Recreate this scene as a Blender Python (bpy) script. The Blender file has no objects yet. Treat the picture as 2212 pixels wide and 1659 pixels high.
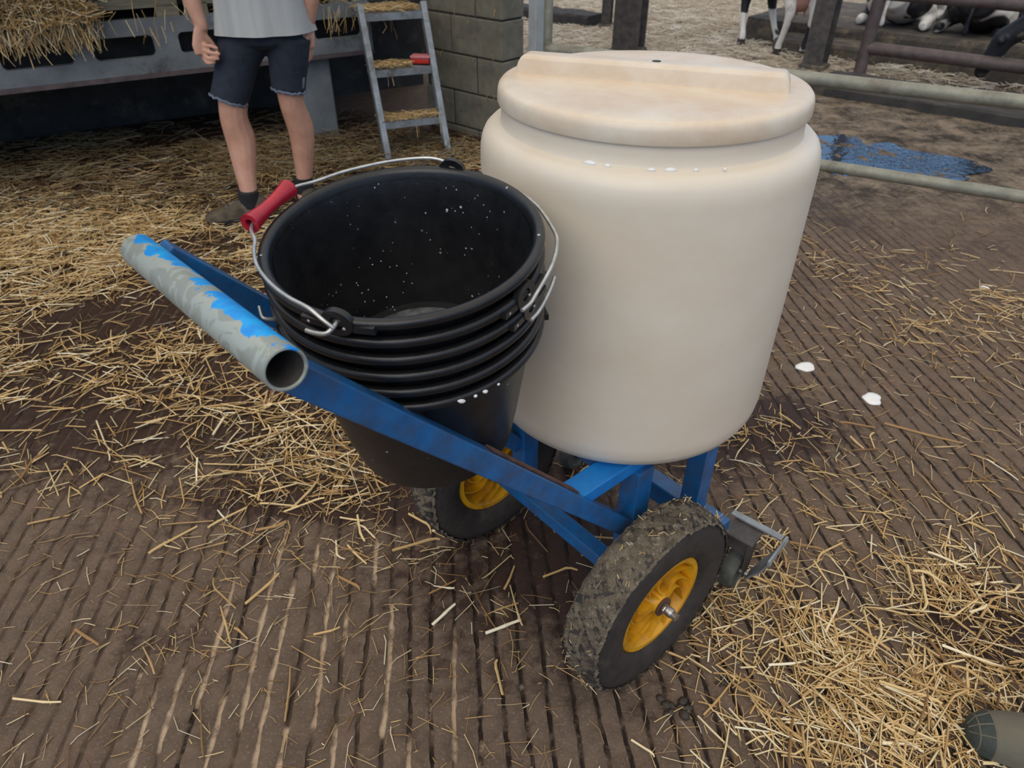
import bpy, bmesh, math, random
import numpy as np
from mathutils import Vector as V, Matrix
R = math.radians
random.seed(7); rng = np.random.default_rng(11)
SC = bpy.context.scene
COL = SC.collection

# ------------------------------------------------------------------ camera
cd = bpy.data.cameras.new('camera'); cam = bpy.data.objects.new('camera', cd); COL.objects.link(cam)
cam.location = (0, 0, 1.4); cam.rotation_euler = (R(54), 0, 0)
cd.sensor_fit = 'HORIZONTAL'; cd.sensor_width = 36; cd.lens = 36 * 1500 / 2212; cd.clip_start = .02; cd.clip_end = 200
cd.dof.use_dof = True; cd.dof.focus_distance = 1.25; cd.dof.aperture_fstop = 7.0
SC.camera = cam

# ------------------------------------------------------------------ sky and light
SC.view_settings.view_transform = 'Standard'; SC.view_settings.look = 'None'
SC.view_settings.exposure = 0.0; SC.view_settings.gamma = 1.0; SC.view_settings.use_curve_mapping = False
w = bpy.data.worlds.new('sky'); SC.world = w; w.use_nodes = True
nt = w.node_tree; nt.nodes.clear()
out = nt.nodes.new('ShaderNodeOutputWorld'); bg = nt.nodes.new('ShaderNodeBackground')
tc = nt.nodes.new('ShaderNodeTexCoord'); sx = nt.nodes.new('ShaderNodeSeparateXYZ'); cr = nt.nodes.new('ShaderNodeValToRGB')
nt.links.new(tc.outputs['Generated'], sx.inputs[0]); nt.links.new(sx.outputs['Z'], cr.inputs[0])
e = cr.color_ramp.elements
e[0].position = 0.0; e[0].color = (.50, .62, .78, 1)
e[1].position = 1.0; e[1].color = (1.30, 1.20, 1.06, 1)
m_ = e.new(.32); m_.color = (.30, .60, 1.10, 1)
m_ = e.new(.60); m_.color = (1.0, .99, .97, 1)
nt.links.new(cr.outputs[0], bg.inputs[0]); bg.inputs[1].default_value = 0.85
nt.links.new(bg.outputs[0], out.inputs[0])
# broad daylight falling in through the open barn side behind the viewer's left shoulder
al = bpy.data.lights.new('open_side_daylight', 'SUN'); al.energy = 1.15; al.angle = R(50); al.color = (1, .96, .9)
alo = bpy.data.objects.new('open_side_daylight', al); COL.objects.link(alo)
alo.rotation_euler = V((.26, .66, -.70)).to_track_quat('-Z', 'Y').to_euler()

# ------------------------------------------------------------------ materials
def node(nt, t, **kw):
    n = nt.nodes.new(t)
    for k, v in kw.items(): setattr(n, k, v)
    return n
def newmat(name):
    m = bpy.data.materials.new(name); m.use_nodes = True
    nt = m.node_tree; b = nt.nodes['Principled BSDF']
    return m, nt, b
def ramp(nt, src, stops, interp='LINEAR'):
    c = nt.nodes.new('ShaderNodeValToRGB'); c.color_ramp.interpolation = interp
    el = c.color_ramp.elements
    while len(el) < len(stops): el.new(.5)
    for x, (p, col) in zip(el, stops):
        x.position = p; x.color = (col + (1,)) if isinstance(col, tuple) else (col, col, col, 1)
    nt.links.new(src, c.inputs[0]); return c.outputs[0]
def noise(nt, scale, detail=5, rough=.6, coord='Object', stretch=None, dist=0):
    t = node(nt, 'ShaderNodeTexCoord'); n = node(nt, 'ShaderNodeTexNoise')
    n.inputs['Scale'].default_value = scale; n.inputs['Detail'].default_value = detail; n.inputs['Roughness'].default_value = rough
    n.inputs['Distortion'].default_value = dist
    src = t.outputs[coord]
    if stretch:
        mp = node(nt, 'ShaderNodeMapping'); mp.inputs['Scale'].default_value = stretch; nt.links.new(src, mp.inputs[0]); src = mp.outputs[0]
    nt.links.new(src, n.inputs['Vector']); return n.outputs['Fac']
def mixc(nt, fac, a, b):
    m = node(nt, 'ShaderNodeMix', data_type='RGBA')
    for k, v in ((0, fac), (6, a), (7, b)):
        if hasattr(v, 'is_linked') or hasattr(v, 'links'): nt.links.new(v, m.inputs[k])
        elif k == 0: m.inputs[0].default_value = v
        else: m.inputs[k].default_value = tuple(v) + (1,)
    return m.outputs[2]
def bump(nt, b, h, strength=.4, dist=.01):
    n = node(nt, 'ShaderNodeBump'); n.inputs['Strength'].default_value = strength; n.inputs['Distance'].default_value = dist
    nt.links.new(h, n.inputs['Height']); nt.links.new(n.outputs[0], b.inputs['Normal'])
def mat(name, c1, c2=None, scale=12, rough=.6, metal=0, bs=None, bst=.3, lo=.35, hi=.65, spec=.5, dirt=None, dscale=5, dlo=.55, dhi=.7, stretch=None):
    m, nt, b = newmat(name)
    c2 = c2 or tuple(x * .7 for x in c1)
    f = ramp(nt, noise(nt, scale, stretch=stretch), [(lo, 0.0), (hi, 1.0)])
    col = mixc(nt, f, c1, c2)
    if dirt:
        d = ramp(nt, noise(nt, dscale, 8, .7), [(dlo, 0.0), (dhi, 1.0)])
        col = mixc(nt, d, col, dirt)
    nt.links.new(col, b.inputs['Base Color'])
    b.inputs['Roughness'].default_value = rough; b.inputs['Metallic'].default_value = metal
    b.inputs['Specular IOR Level'].default_value = spec
    if bs: bump(nt, b, noise(nt, bs, 6), bst)
    return m
MT = {}
MT['blue'] = mat('blue_paint', (.008, .098, .27), (.012, .135, .36), 30, .30, dirt=(.055, .06, .075), dscale=20, dlo=.42, dhi=.85, bs=150, bst=.08)
MT['bluebright'] = mat('clean_blue_paint', (.010, .22, .62), (.012, .17, .50), 20, .3, dirt=(.07, .05, .04), dscale=9, dlo=.6, dhi=.8)  # brighter blue puts the sun and sky sheen into the deck rails' colour
MT['postm'] = mat('pale_galvanised', (.44, .46, .46), (.34, .35, .33), 10, .5, .1)
MT['rust'] = mat('rust', (.16, .07, .05), (.08, .04, .03), 40, .85, bs=90)
MT['steel'] = mat('bright_steel', (.55, .53, .50), (.30, .27, .25), 60, .35, .9)
MT['wire'] = mat('galvanised_wire', (.60, .60, .58), (.42, .42, .40), 60, .38, .75)
MT['darksteel'] = mat('grimy_steel', (.045, .04, .042), (.10, .085, .075), 18, .6, .1, bs=60)
MT['rail'] = mat('weathered_galvanised_rail', (.30, .29, .22), (.20, .195, .15), 14, .55, .15, dirt=(.12, .09, .06), dscale=4, bs=90, bst=.15)
MT['fencepipe'] = mat('brown_pipe', (.13, .095, .09), (.075, .055, .052), 12, .6, .1, bs=60)
MT['ladder'] = mat('ladder_steel', (.33, .36, .38), (.20, .205, .20), 14, .5, .3, dirt=(.10, .08, .055), dscale=9, bs=60, bst=.15)
MT['rubber'] = mat('tyre_rubber', (.026, .0205, .0175), (.046, .036, .030), 22, .75, bs=80, dirt=(.10, .08, .06), dscale=9, dlo=.6, dhi=.8)
MT['mud'] = mat('caked_mud', (.235, .185, .125), (.11, .085, .058), 30, .95, bs=140, bst=1.0, dirt=(.40, .35, .27), dscale=110, dlo=.56, dhi=.66)
MT['yellow'] = mat('yellow_rim', (.74, .37, .010), (.60, .26, .008), 14, .42, dirt=(.16, .06, .010), dscale=22, dlo=.5, dhi=.8)
MT['web'] = mat('dirty_yellow_web', (.40, .17, .008), (.22, .085, .008), 20, .6)  # darker yellow paints the shadows between the vanes onto the web
MT['castertread'] = mat('caster_rubber', (.10, .105, .085), (.05, .05, .042), 30, .7, bs=90)
MT['red'] = mat('red_grip', (.45, .012, .03), (.34, .01, .022), 40, .3)
MT['redbox'] = mat('red_plastic', (.62, .03, .02), (.5, .02, .015), 30, .4)
MT['pink'] = mat('pink_lid', (.62, .22, .22), (.55, .16, .17), 20, .45)
MT['concrete'] = mat('grey_concrete', (.20, .215, .22), (.13, .14, .145), 5, .9, bs=60, bst=.3, dirt=(.05, .045, .04), dscale=3)
MT['darkconcrete'] = mat('dark_concrete', (.055, .05, .046), (.03, .028, .026), 6, .95, bs=40, dirt=(.11, .09, .065), dscale=5)
MT['kerb'] = mat('dirty_kerb', (.10, .085, .072), (.055, .048, .042), 7, .95, bs=40, bst=.6, dirt=(.22, .17, .11), dscale=6, dlo=.5, dhi=.7)
MT['block'] = mat('olive_block', (.20, .18, .13), (.13, .118, .088), 9, .95, bs=120, bst=.5, dirt=(.05, .045, .036), dscale=14, dlo=.6, dhi=.75)
MT['mortar'] = mat('mortar', (.06, .054, .042), (.04, .036, .03), 30, 1.0, bs=100)
MT['wood'] = mat('pallet_wood', (.24, .215, .15), (.16, .14, .10), 8, .85, stretch=(1, 1, 8), bs=60)
MT['skin'] = mat('skin', (.56, .30, .205), (.47, .235, .155), 14, .55, bs=120, bst=.06)
MT['shorts'] = mat('navy_cloth', (.020, .027, .043), (.013, .017, .028), 30, .9, bs=250, bst=.2)
MT['hem'] = mat('frayed_hem', (.16, .19, .24), (.09, .11, .15), 90, .95)
MT['shirt'] = mat('grey_shirt', (.42, .42, .395), (.34, .345, .34), 4, .95, bs=300, bst=.15, stretch=(6, 1, .4))
MT['shoe'] = mat('brown_shoe', (.115, .085, .052), (.05, .036, .024), 22, .85, bs=70, dirt=(.16, .12, .08), dscale=12)
MT['sock'] = mat('dark_sock', (.018, .018, .02), (.01, .01, .011), 40, .95)
MT['hair'] = mat('brown_hair', (.05, .03, .02), (.03, .018, .012), 60, .7, bs=120)
MT['boot'] = mat('boot_rubber', (.155, .135, .095), (.115, .105, .075), 10, .75, bs=90, bst=.15, dirt=(.14, .115, .085), dscale=8)
MT['boottoe'] = mat('boot_toe', (.028, .038, .032), (.045, .055, .045), 16, .6, bs=50)
MT['udder'] = mat('udder_pink', (.52, .27, .22), (.42, .2, .16), 14, .6)
MT['hoof'] = mat('hoof', (.05, .04, .033), (.025, .02, .018), 20, .7)
MT['milk'] = mat('milk', (.86, .85, .82), (.80, .78, .75), 20, .25)
MT['hole'] = mat('dark_plug', (.05, .055, .045), (.03, .03, .026), 20, .6)
MT['dung'] = mat('dung', (.03, .022, .014), (.05, .036, .022), 30, .5, bs=60, bst=.8)

# off-white drum plastic with tan staining
def drum_mat(name, stain):
    m, nt, b = newmat(name)
    f = ramp(nt, noise(nt, 3.5, 4), [(.35, 0.0), (.7, 1.0)])
    col = mixc(nt, f, (.775, .69, .56), (.735, .64, .51))
    d = ramp(nt, noise(nt, 5, 8, .7, stretch=(1, 1, 1.6)), [(.36, 0.0), (.74, 1.0)])
    dm = node(nt, 'ShaderNodeMath', operation='MULTIPLY'); nt.links.new(d, dm.inputs[0]); dm.inputs[1].default_value = stain
    col = mixc(nt, dm.outputs[0], col, (.60, .40, .23))
    k = ramp(nt, noise(nt, 120, 2, .5), [(.76, 0.0), (.80, 1.0)])
    km = node(nt, 'ShaderNodeMath', operation='MULTIPLY'); nt.links.new(k, km.inputs[0]); km.inputs[1].default_value = .55 * stain
    col = mixc(nt, km.outputs[0], col, (.2, .13, .07))
    nt.links.new(col, b.inputs['Base Color']); b.inputs['Roughness'].default_value = .36
    b.inputs['Subsurface Weight'].default_value = .25; b.inputs['Subsurface Radius'].default_value = (.03, .02, .012)
    bump(nt, b, noise(nt, 25, 2), .03); return m
MT['drum'] = drum_mat('drum_plastic', .22); MT['lid'] = drum_mat('lid_plastic', .9)

# black bucket plastic with milk specks and scuffs
def bucket_mat(name, specks):
    m, nt, b = newmat(name)
    base = mixc(nt, ramp(nt, noise(nt, 30, 6), [(.3, 0.0), (.75, 1.0)]), (.006, .006, .0075), (.016, .0155, .016))
    t = node(nt, 'ShaderNodeTexCoord')
    def vor(scale, r0, thr):
        v = node(nt, 'ShaderNodeTexVoronoi'); v.inputs['Scale'].default_value = scale; nt.links.new(t.outputs['Object'], v.inputs['Vector'])
        spot = ramp(nt, v.outputs['Distance'], [(r0 * .7, 1.0), (r0, 0.0)])
        s = node(nt, 'ShaderNodeSeparateColor'); nt.links.new(v.outputs['Color'], s.inputs[0])
        pick = node(nt, 'ShaderNodeMath', operation='GREATER_THAN'); nt.links.new(s.outputs[0], pick.inputs[0]); pick.inputs[1].default_value = thr
        mu = node(nt, 'ShaderNodeMath', operation='MULTIPLY'); nt.links.new(spot, mu.inputs[0]); nt.links.new(pick.outputs[0], mu.inputs[1]); return mu.outputs[0]
    a = node(nt, 'ShaderNodeMath', operation='MAXIMUM'); nt.links.new(vor(75, .17, .80 if specks else .90), a.inputs[0]); nt.links.new(vor(170, .22, .86 if specks else .985), a.inputs[1])
    msk = ramp(nt, noise(nt, 7, 3), [(.45, 0.0), (.58, 1.0)])
    am = node(nt, 'ShaderNodeMath', operation='MULTIPLY'); nt.links.new(a.outputs[0], am.inputs[0]); nt.links.new(msk, am.inputs[1])
    sc = ramp(nt, noise(nt, 45, 8, .75, dist=2.5), [(.64, 0.0), (.72, 1.0)])
    sm = node(nt, 'ShaderNodeMath', operation='MULTIPLY'); nt.links.new(sc, sm.inputs[0]); sm.inputs[1].default_value = .42 if specks else .12
    col = mixc(nt, sm.outputs[0], base, (.16, .18, .20)); col = mixc(nt, am.outputs[0], col, (.66, .70, .72))
    nt.links.new(col, b.inputs['Base Color']); b.inputs['Roughness'].default_value = .36
    bump(nt, b, noise(nt, 90, 4), .05); return m
MT['bucket'] = bucket_mat('bucket_plastic', 0); MT['bucketin'] = bucket_mat('bucket_inside', 1)
def film_mat():
    m, nt, b = newmat('milk_film')
    f = ramp(nt, noise(nt, 28, 6, .7, dist=1.5), [(.45, 0.0), (.7, 1.0)])
    nt.links.new(mixc(nt, f, (.065, .068, .07), (.22, .23, .235)), b.inputs['Base Color']); b.inputs['Roughness'].default_value = .3; return m
MT['film'] = film_mat()

# galvanised handle with the blue paint left along its upper side
def handle_mat():
    m, nt, b = newmat('worn_handle_paint')
    t = node(nt, 'ShaderNodeTexCoord'); s = node(nt, 'ShaderNodeSeparateXYZ'); nt.links.new(t.outputs['Object'], s.inputs[0])
    g = mixc(nt, ramp(nt, noise(nt, 22, 3, dist=1.5), [(.48, 0.0), (.52, 1.0)]), (.285, .31, .27), (.37, .40, .355))
    n1 = noise(nt, 20, 8, .62)
    k = node(nt, 'ShaderNodeMath', operation='MULTIPLY_ADD'); nt.links.new(s.outputs['Y'], k.inputs[0]); k.inputs[1].default_value = 9.0; nt.links.new(n1, k.inputs[2])
    k2 = node(nt, 'ShaderNodeMath', operation='MULTIPLY_ADD'); nt.links.new(s.outputs['Z'], k2.inputs[0]); k2.inputs[1].default_value = 13.0; nt.links.new(k.outputs[0], k2.inputs[2])
    pf = ramp(nt, k2.outputs[0], [(.785, 0.0), (.80, 1.0)])
    col = mixc(nt, pf, g, mixc(nt, ramp(nt, noise(nt, 40, 4), [(.4, 0.0), (.6, 1.0)]), (.005, .40, .86), (.008, .27, .74)))
    nt.links.new(col, b.inputs['Base Color']); b.inputs['Roughness'].default_value = .42; b.inputs['Metallic'].default_value = .12
    bump(nt, b, pf, .25, .0015); return m
MT['handle'] = handle_mat()

def cow_mat(seed, blackness):
    m, nt, b = newmat('cow_hide')
    t = node(nt, 'ShaderNodeTexCoord'); mp = node(nt, 'ShaderNodeMapping'); mp.inputs['Location'].default_value = (seed * 3.7, seed * 1.9, seed)
    nt.links.new(t.outputs['Object'], mp.inputs[0]); n = node(nt, 'ShaderNodeTexNoise'); n.inputs['Scale'].default_value = 2.0; n.inputs['Detail'].default_value = 1.0
    nt.links.new(mp.outputs[0], n.inputs['Vector'])
    s = node(nt, 'ShaderNodeSeparateXYZ'); nt.links.new(t.outputs['Object'], s.inputs[0])
    k = node(nt, 'ShaderNodeMath', operation='MULTIPLY_ADD'); nt.links.new(s.outputs['Z'], k.inputs[0]); k.inputs[1].default_value = .45; nt.links.new(n.outputs['Fac'], k.inputs[2])
    f = ramp(nt, k.outputs[0], [(blackness, 0.0), (blackness + .02, 1.0)])
    col = mixc(nt, f, (.74, .71, .66), (.012, .013, .018))
    col = mixc(nt, ramp(nt, noise(nt, 8, 6), [(.6, 0.0), (.8, 1.0)]), col, (.22, .17, .12))
    nt.links.new(col, b.inputs['Base Color']); b.inputs['Roughness'].default_value = .6; return m

def straw_mat(name, per_object=False, dark=1.0):
    m, nt, b = newmat(name)
    if per_object:
        n = node(nt, 'ShaderNodeObjectInfo'); src = n.outputs['Random']
    else:
        n = node(nt, 'ShaderNodeAttribute', attribute_name='tone'); src = n.outputs['Fac']
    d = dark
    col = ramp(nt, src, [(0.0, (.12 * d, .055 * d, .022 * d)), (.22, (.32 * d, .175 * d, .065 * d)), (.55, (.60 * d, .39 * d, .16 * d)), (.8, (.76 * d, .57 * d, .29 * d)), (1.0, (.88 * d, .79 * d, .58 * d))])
    nt.links.new(col, b.inputs['Base Color']); b.inputs['Roughness'].default_value = .5; b.inputs['Specular IOR Level'].default_value = .35
    return m
MT['straw'] = straw_mat('straw'); MT['stalk'] = straw_mat('straw_stalk', True); MT['damp_shaded'] = straw_mat('damp_shaded_straw', dark=.36)  # last one: trodden straw, darkened further to paint the shade beneath the platform
MT['pale'] = mat('pale_straw', (.78, .72, .62), (.48, .38, .26), 3, .5)  # far straw lightened so its colour carries the sunlight out there

# ------------------------------------------------------------------ mesh builder
class MB:
    def __init__(s): s.v = []; s.f = []
    def add(s, vs, fs):
        o = len(s.v); s.v += [tuple(p) for p in vs]; s.f += [tuple(i + o for i in f) for f in fs]; return s
    def box(s, c, size, rot=None, bev=0.0):
        x, y, z = (k / 2 for k in size); c = V(c)
        if bev <= 0:
            P = [V((a, b, d)) for a in (-x, x) for b in (-y, y) for d in (-z, z)]
            F = [(0, 1, 3, 2), (4, 6, 7, 5), (0, 4, 5, 1), (2, 3, 7, 6), (0, 2, 6, 4), (1, 5, 7, 3)]
            if rot: P = [rot @ p for p in P]
            return s.add([p + c for p in P], F)
        bm = bmesh.new(); bmesh.ops.create_cube(bm, size=1)
        for vv in bm.verts: vv.co = V((vv.co.x * x * 2, vv.co.y * y * 2, vv.co.z * z * 2))
        bmesh.ops.bevel(bm, geom=list(bm.edges), offset=bev, segments=2, affect='EDGES', profile=.5)
        bm.verts.index_update()
        P = [(rot @ q.co if rot else q.co) + c for q in bm.verts]; F = [[q.index for q in f.verts] for f in bm.faces]; bm.free()
        return s.add(P, F)
    def beam(s, p, q, wd, ht, up=(0, 0, 1), bev=0.0):
        p, q = V(p), V(q); d = (q - p); L = d.length; d.normalize(); sd = d.cross(V(up)).normalized(); u = sd.cross(d)
        rot = Matrix((d, sd, u)).transposed()
        return s.box((p + q) / 2, (L, wd, ht), rot, bev)
    def tube(s, pts, rad, n=10, cap=True, closed=False):
        pts = [V(p) for p in pts]; N = len(pts); rad = rad if isinstance(rad, (list, tuple)) else [rad] * N
        ref = None; rings = []
        for i, p in enumerate(pts):
            if closed: d = pts[(i + 1) % N] - pts[i - 1]
            else: d = pts[min(i + 1, N - 1)] - pts[max(i - 1, 0)]
            d.normalize()
            if ref is None: ref = d.orthogonal().normalized()
            ref = (ref - d * ref.dot(d)).normalized(); b = d.cross(ref)
            r = rad[i]; rx, ry = r if isinstance(r, tuple) else (r, r)
            rings.append([p + ref * (rx * math.cos(2 * math.pi * k / n)) + b * (ry * math.sin(2 * math.pi * k / n)) for k in range(n)])
        vs = [q for r in rings for q in r]; fs = []
        M = N if closed else N - 1
        for i in range(M):
            for k in range(n):
                a, b2 = i * n + k, i * n + (k + 1) % n; c, d2 = ((i + 1) % N) * n + (k + 1) % n, ((i + 1) % N) * n + k
                fs.append((a, b2, c, d2))
        if cap and not closed: fs += [tuple(range(n - 1, -1, -1)), tuple(range((N - 1) * n, N * n))]
        return s.add(vs, fs)
    def lathe(s, prof, n=64, axis='Z', c=(0, 0, 0), closed=False):
        c = V(c); vs = []; fs = []; N = len(prof)
        for r, h in prof:
            for k in range(n):
                a = 2 * math.pi * k / n; x, y = r * math.cos(a), r * math.sin(a)
                vs.append(c + (V((x, y, h)) if axis == 'Z' else V((h, x, y))))
        for i in range(N if closed else N - 1):
            j = (i + 1) % N
            for k in range(n): fs.append((i * n + k, i * n + (k + 1) % n, j * n + (k + 1) % n, j * n + k))
        return s.add(vs, fs)
    def loft(s, rings, cap=True):
        n = len(rings[0]); vs = [q for r in rings for q in r]; fs = []
        for i in range(len(rings) - 1):
            for k in range(n): fs.append((i * n + k, i * n + (k + 1) % n, (i + 1) * n + (k + 1) % n, (i + 1) * n + k))
        if cap: fs += [tuple(range(n - 1, -1, -1)), tuple(range((len(rings) - 1) * n, len(rings) * n))]
        return s.add(vs, fs)
    def mesh(s, name):
        me = bpy.data.meshes.new(name); me.from_pydata(s.v, [], s.f); me.update()
        bm = bmesh.new(); bm.from_mesh(me); bmesh.ops.recalc_face_normals(bm, faces=bm.faces); bm.to_mesh(me); bm.free()
        return me
def link(name, me, m=None, parent=None, smooth=False, angle=40):
    o = bpy.data.objects.new(name, me); COL.objects.link(o)
    if m and not me.materials: me.materials.append(MT[m] if isinstance(m, str) else m)
    if smooth:
        me.polygons.foreach_set('use_smooth', [True] * len(me.polygons))
        me.set_sharp_from_angle(angle=R(angle))
    if parent: o.parent = parent
    return o
def part(name, mb, m, parent=None, smooth=False, angle=40): return link(name, mb.mesh(name), m, parent, smooth, angle)
def tag(o, label=None, cat=None, group=None, kind=None):
    if label: o['label'] = label
    if cat: o['category'] = cat
    if group: o['group'] = group
    if kind: o['kind'] = kind
    return o
def empty(name, loc=(0, 0, 0), rz=0.0, label=None, cat=None, group=None):
    o = bpy.data.objects.new(name, None); COL.objects.link(o); o.location = loc; o.rotation_euler = (0, 0, rz); o.empty_display_size = .1
    return tag(o, label, cat, group)
def crom(P, k=6):
    P = [V(p) for p in P]; o = []
    for i in range(len(P) - 1):
        a, b, c, d = P[max(i - 1, 0)], P[i], P[i + 1], P[min(i + 2, len(P) - 1)]
        for j in range(k):
            t = j / k; o.append(.5 * ((2 * b) + (c - a) * t + (2 * a - 5 * b + 4 * c - d) * t * t + (3 * b - a - 3 * c + d) * t ** 3))
    return o + [P[-1]]
def limb(mb, P, rad, k=5, n=14):
    """tapering rounded limb through the points"""
    pts = crom(P, k); rr = [q.x for q in crom([(r, 0, 0) for r in rad], k)]
    d0 = (pts[0] - pts[1]).normalized(); d1 = (pts[-1] - pts[-2]).normalized()
    pts = [pts[0] + d0 * rr[0] * .95, pts[0] + d0 * rr[0] * .6] + pts + [pts[-1] + d1 * rr[-1] * .6, pts[-1] + d1 * rr[-1] * .95]
    rr = [rr[0] * .3, rr[0] * .8] + rr + [rr[-1] * .8, rr[-1] * .3]
    mb.tube(pts, rr, n)
def ell(c, rx, ry, yaw=0, n=24, z=None, wob=None):
    o = []
    for k in range(n):
        a = 2 * math.pi * k / n; f = 1 + (wob(a) if wob else 0); x, y = rx * f * math.cos(a), ry * f * math.sin(a)
        o.append(V((c[0] + x * math.cos(yaw) - y * math.sin(yaw), c[1] + x * math.sin(yaw) + y * math.cos(yaw), c[2])))
    return o
def remeshed(mb, name, voxel, smooth=3):
    me = mb.mesh(name); o = bpy.data.objects.new('tmp', me); COL.objects.link(o)
    r = o.modifiers.new('r', 'REMESH'); r.mode = 'VOXEL'; r.voxel_size = voxel; r.use_smooth_shade = True
    if smooth:
        s = o.modifiers.new('s', 'SMOOTH'); s.iterations = smooth; s.factor = .5
    dg = bpy.context.evaluated_depsgraph_get(); dg.update()
    m2 = bpy.data.meshes.new_from_object(o.evaluated_get(dg)); m2.name = name
    bpy.data.objects.remove(o); return m2
def blob(px, py, sx, sy, amp, ang=0):
    return (px, py, sx, sy, amp, ang)
def field(bl, x, y):
    s = np.zeros_like(x)
    for bx, by, sx, sy, am, an in bl:
        c, q = math.cos(an), math.sin(an); u = ((x - bx) * c + (y - by) * q) / sx; v = (-(x - bx) * q + (y - by) * c) / sy
        s += am * np.exp(-.5 * (u * u + v * v))
    return s
def vnoise(x, y, seed=0):
    s = np.zeros_like(x); r = np.random.default_rng(seed)
    for k in range(7):
        f = 1.5 * 1.7 ** k; a = r.uniform(0, 6.28); p = r.uniform(0, 6.28, 2)
        s += np.sin(f * (x * math.cos(a) + y * math.sin(a)) + p[0]) * np.sin(f * (-x * math.sin(a) + y * math.cos(a)) + p[1]) / 1.25 ** k
    return s / 3.0

# ------------------------------------------------------------------ floor: grooved concrete, mud further off
GA = R(95.1); GD = (math.cos(GA), math.sin(GA))           # direction of the grooves
WET_SHADE = [blob(-1.6, 3.0, 1.5, 1.0, .9), blob(-.9, 2.1, .7, .45, .35), blob(-2.4, 4.3, 1.7, .7, 1.3), blob(.1, 1.15, .35, .3, .5), blob(.75, 1.7, .3, .16, .5), blob(1.1, .98, .14, .12, .6),  # wet patches; the one beneath the platform also paints its shade on the ground
       blob(1.9, 3.0, .8, .5, .2), blob(2.4, 4.3, 1.2, .8, .2), blob(-.8, .93, .12, .06, .3), blob(-.42, 1.38, .22, .04, .9)]
DRY = [blob(-.46, .83, .19, .28, 1.0), blob(-.32, .7, .16, .1, .8)]
def floor():
    pit = .049; cols = []; gm = []
    k0, k1 = -86, 86
    for k in range(k0, k1):
        x = k * pit
        for dx, g in ((-.0062, 0), (-.0034, 1), (.0034, 1), (.0062, 0), (.024, 0)):
            cols.append(x + dx); gm.append(g)
    ext = [.3, .7, 1.2, 2, 3.2, 5, 8, 12, 18]
    cols = [cols[0] - q for q in ext[::-1]] + cols + [cols[-1] + q for q in ext]; gm = [0] * 9 + gm + [0] * 9
    rows = [-9, -5, -3, -1.5, -.6, 0] + list(np.arange(.3, 2.4, .016)) + list(np.arange(2.4, 4.6, .05)) + list(np.arange(4.6, 12, .12)) + [12.5, 13.5, 15, 18, 22, 28]
    U, T = np.meshgrid(np.array(cols), np.array(rows)); G = np.meshgrid(np.array(gm, float), np.array(rows))[0]
    nk = np.round(U / pit)
    U2 = U + .004 * np.sin(T * 9 + nk * 1.7) * (np.abs(U) < 4.3) + (np.abs(U) < 4.3) * .0016 * (np.sin(T * 61 + nk * 5 + U * 700) + np.random.default_rng(2).normal(0, .8, U.shape)) * (np.abs(U - nk * pit) < .01)
    X = U2 * GD[1] + T * GD[0]; Y = T * GD[1] - U2 * GD[0] * 1.0
    fade = np.clip((4.3 - Y) / 1.2, 0, 1) * np.clip(1 - np.maximum(0, -X - 1.6) / .7, .15, 1) * np.clip(1 - np.maximum(0, X - 1.3) / 1.2 * np.clip((Y - 1.9) / .8, 0, 1), .1, 1)
    dep = (.0045 + .003 * vnoise(X * 2, Y * 2, 3)) * np.clip(.6 + .8 * vnoise(X * 1.3, Y * 1.3, 8), .15, 1.2)
    Z = -G * fade * np.maximum(dep, 0) + .0012 * vnoise(X * 6, Y * 6, 4)
    mudm = np.clip((Y - 3.0) / .8, 0, 1) * np.clip((X - .6) / .5, 0, 1)
    Z += mudm * (.010 * vnoise(X * 3, Y * 3, 5) + .007 * vnoise(X * 9, Y * 9, 6))
    bed = np.clip((Y - 6.2) / .8, 0, 1); Z += bed * (.03 * vnoise(X * 2, Y * 2, 9) + .02 * vnoise(X * 8, Y * 8, 10))
    nr, nc = X.shape; vs = np.stack([X, Y, Z], -1).reshape(-1, 3)
    i = np.arange(nr - 1)[:, None] * nc + np.arange(nc - 1)[None]; q = np.stack([i, i + 1, i + 1 + nc, i + nc], -1).reshape(-1, 4)
    me = npmesh('floor', vs, q)
    wet = np.clip(field(WET_SHADE, X, Y) + .16 * vnoise(X * 2.5, Y * 2.5, 12), 0, 1); dry = np.clip((field(DRY, X, Y) * 1.5 - .2) * np.clip(.42 + .75 * np.sin(T * 5.1 + nk * 2.37) + .55 * np.sin(T * 13 + nk * 4.1) + .45 * np.sin(nk * 12.9), 0, 1.25), 0, 1)
    stk = ((nk == -11) & (T > .95) & (T < 1.42)) | ((nk == -12) & (T < .84)) | ((nk == -7) & (T > 1.25) & (T < 1.6)) | ((nk == -4) & (T > 1.3) & (T < 1.5))
    dry = dry * (1 - stk); gdark = np.maximum(np.clip((X + .38) / .25, 0, 1), stk)
    for nm, a in (('gdark', gdark), ('groove', np.maximum(G * fade, stk * G)), ('wet', wet), ('dry', dry), ('mudm', np.maximum(mudm, np.clip((-X - 1.3) / .8, 0, .8))), ('bed', bed)):
        at = me.attributes.new(nm, 'FLOAT', 'POINT'); at.data.foreach_set('value', a.reshape(-1).astype(np.float32))
    m, nt, b = newmat('barn_floor')
    A = lambda n: node(nt, 'ShaderNodeAttribute', attribute_name=n).outputs['Fac']
    base = mixc(nt, ramp(nt, noise(nt, 14, 8, .7), [(.3, 0.0), (.7, 1.0)]), (.200, .138, .096), (.110, .074, .051))
    base = mixc(nt, ramp(nt, noise(nt, 160, 3, .6), [(.55, 0.0), (.75, 1.0)]), base, (.26, .20, .16))
    base = mixc(nt, ramp(nt, noise(nt, 5, 6, .7), [(.58, 0.0), (.8, 1.0)]), base, (.21, .115, .085))
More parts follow.
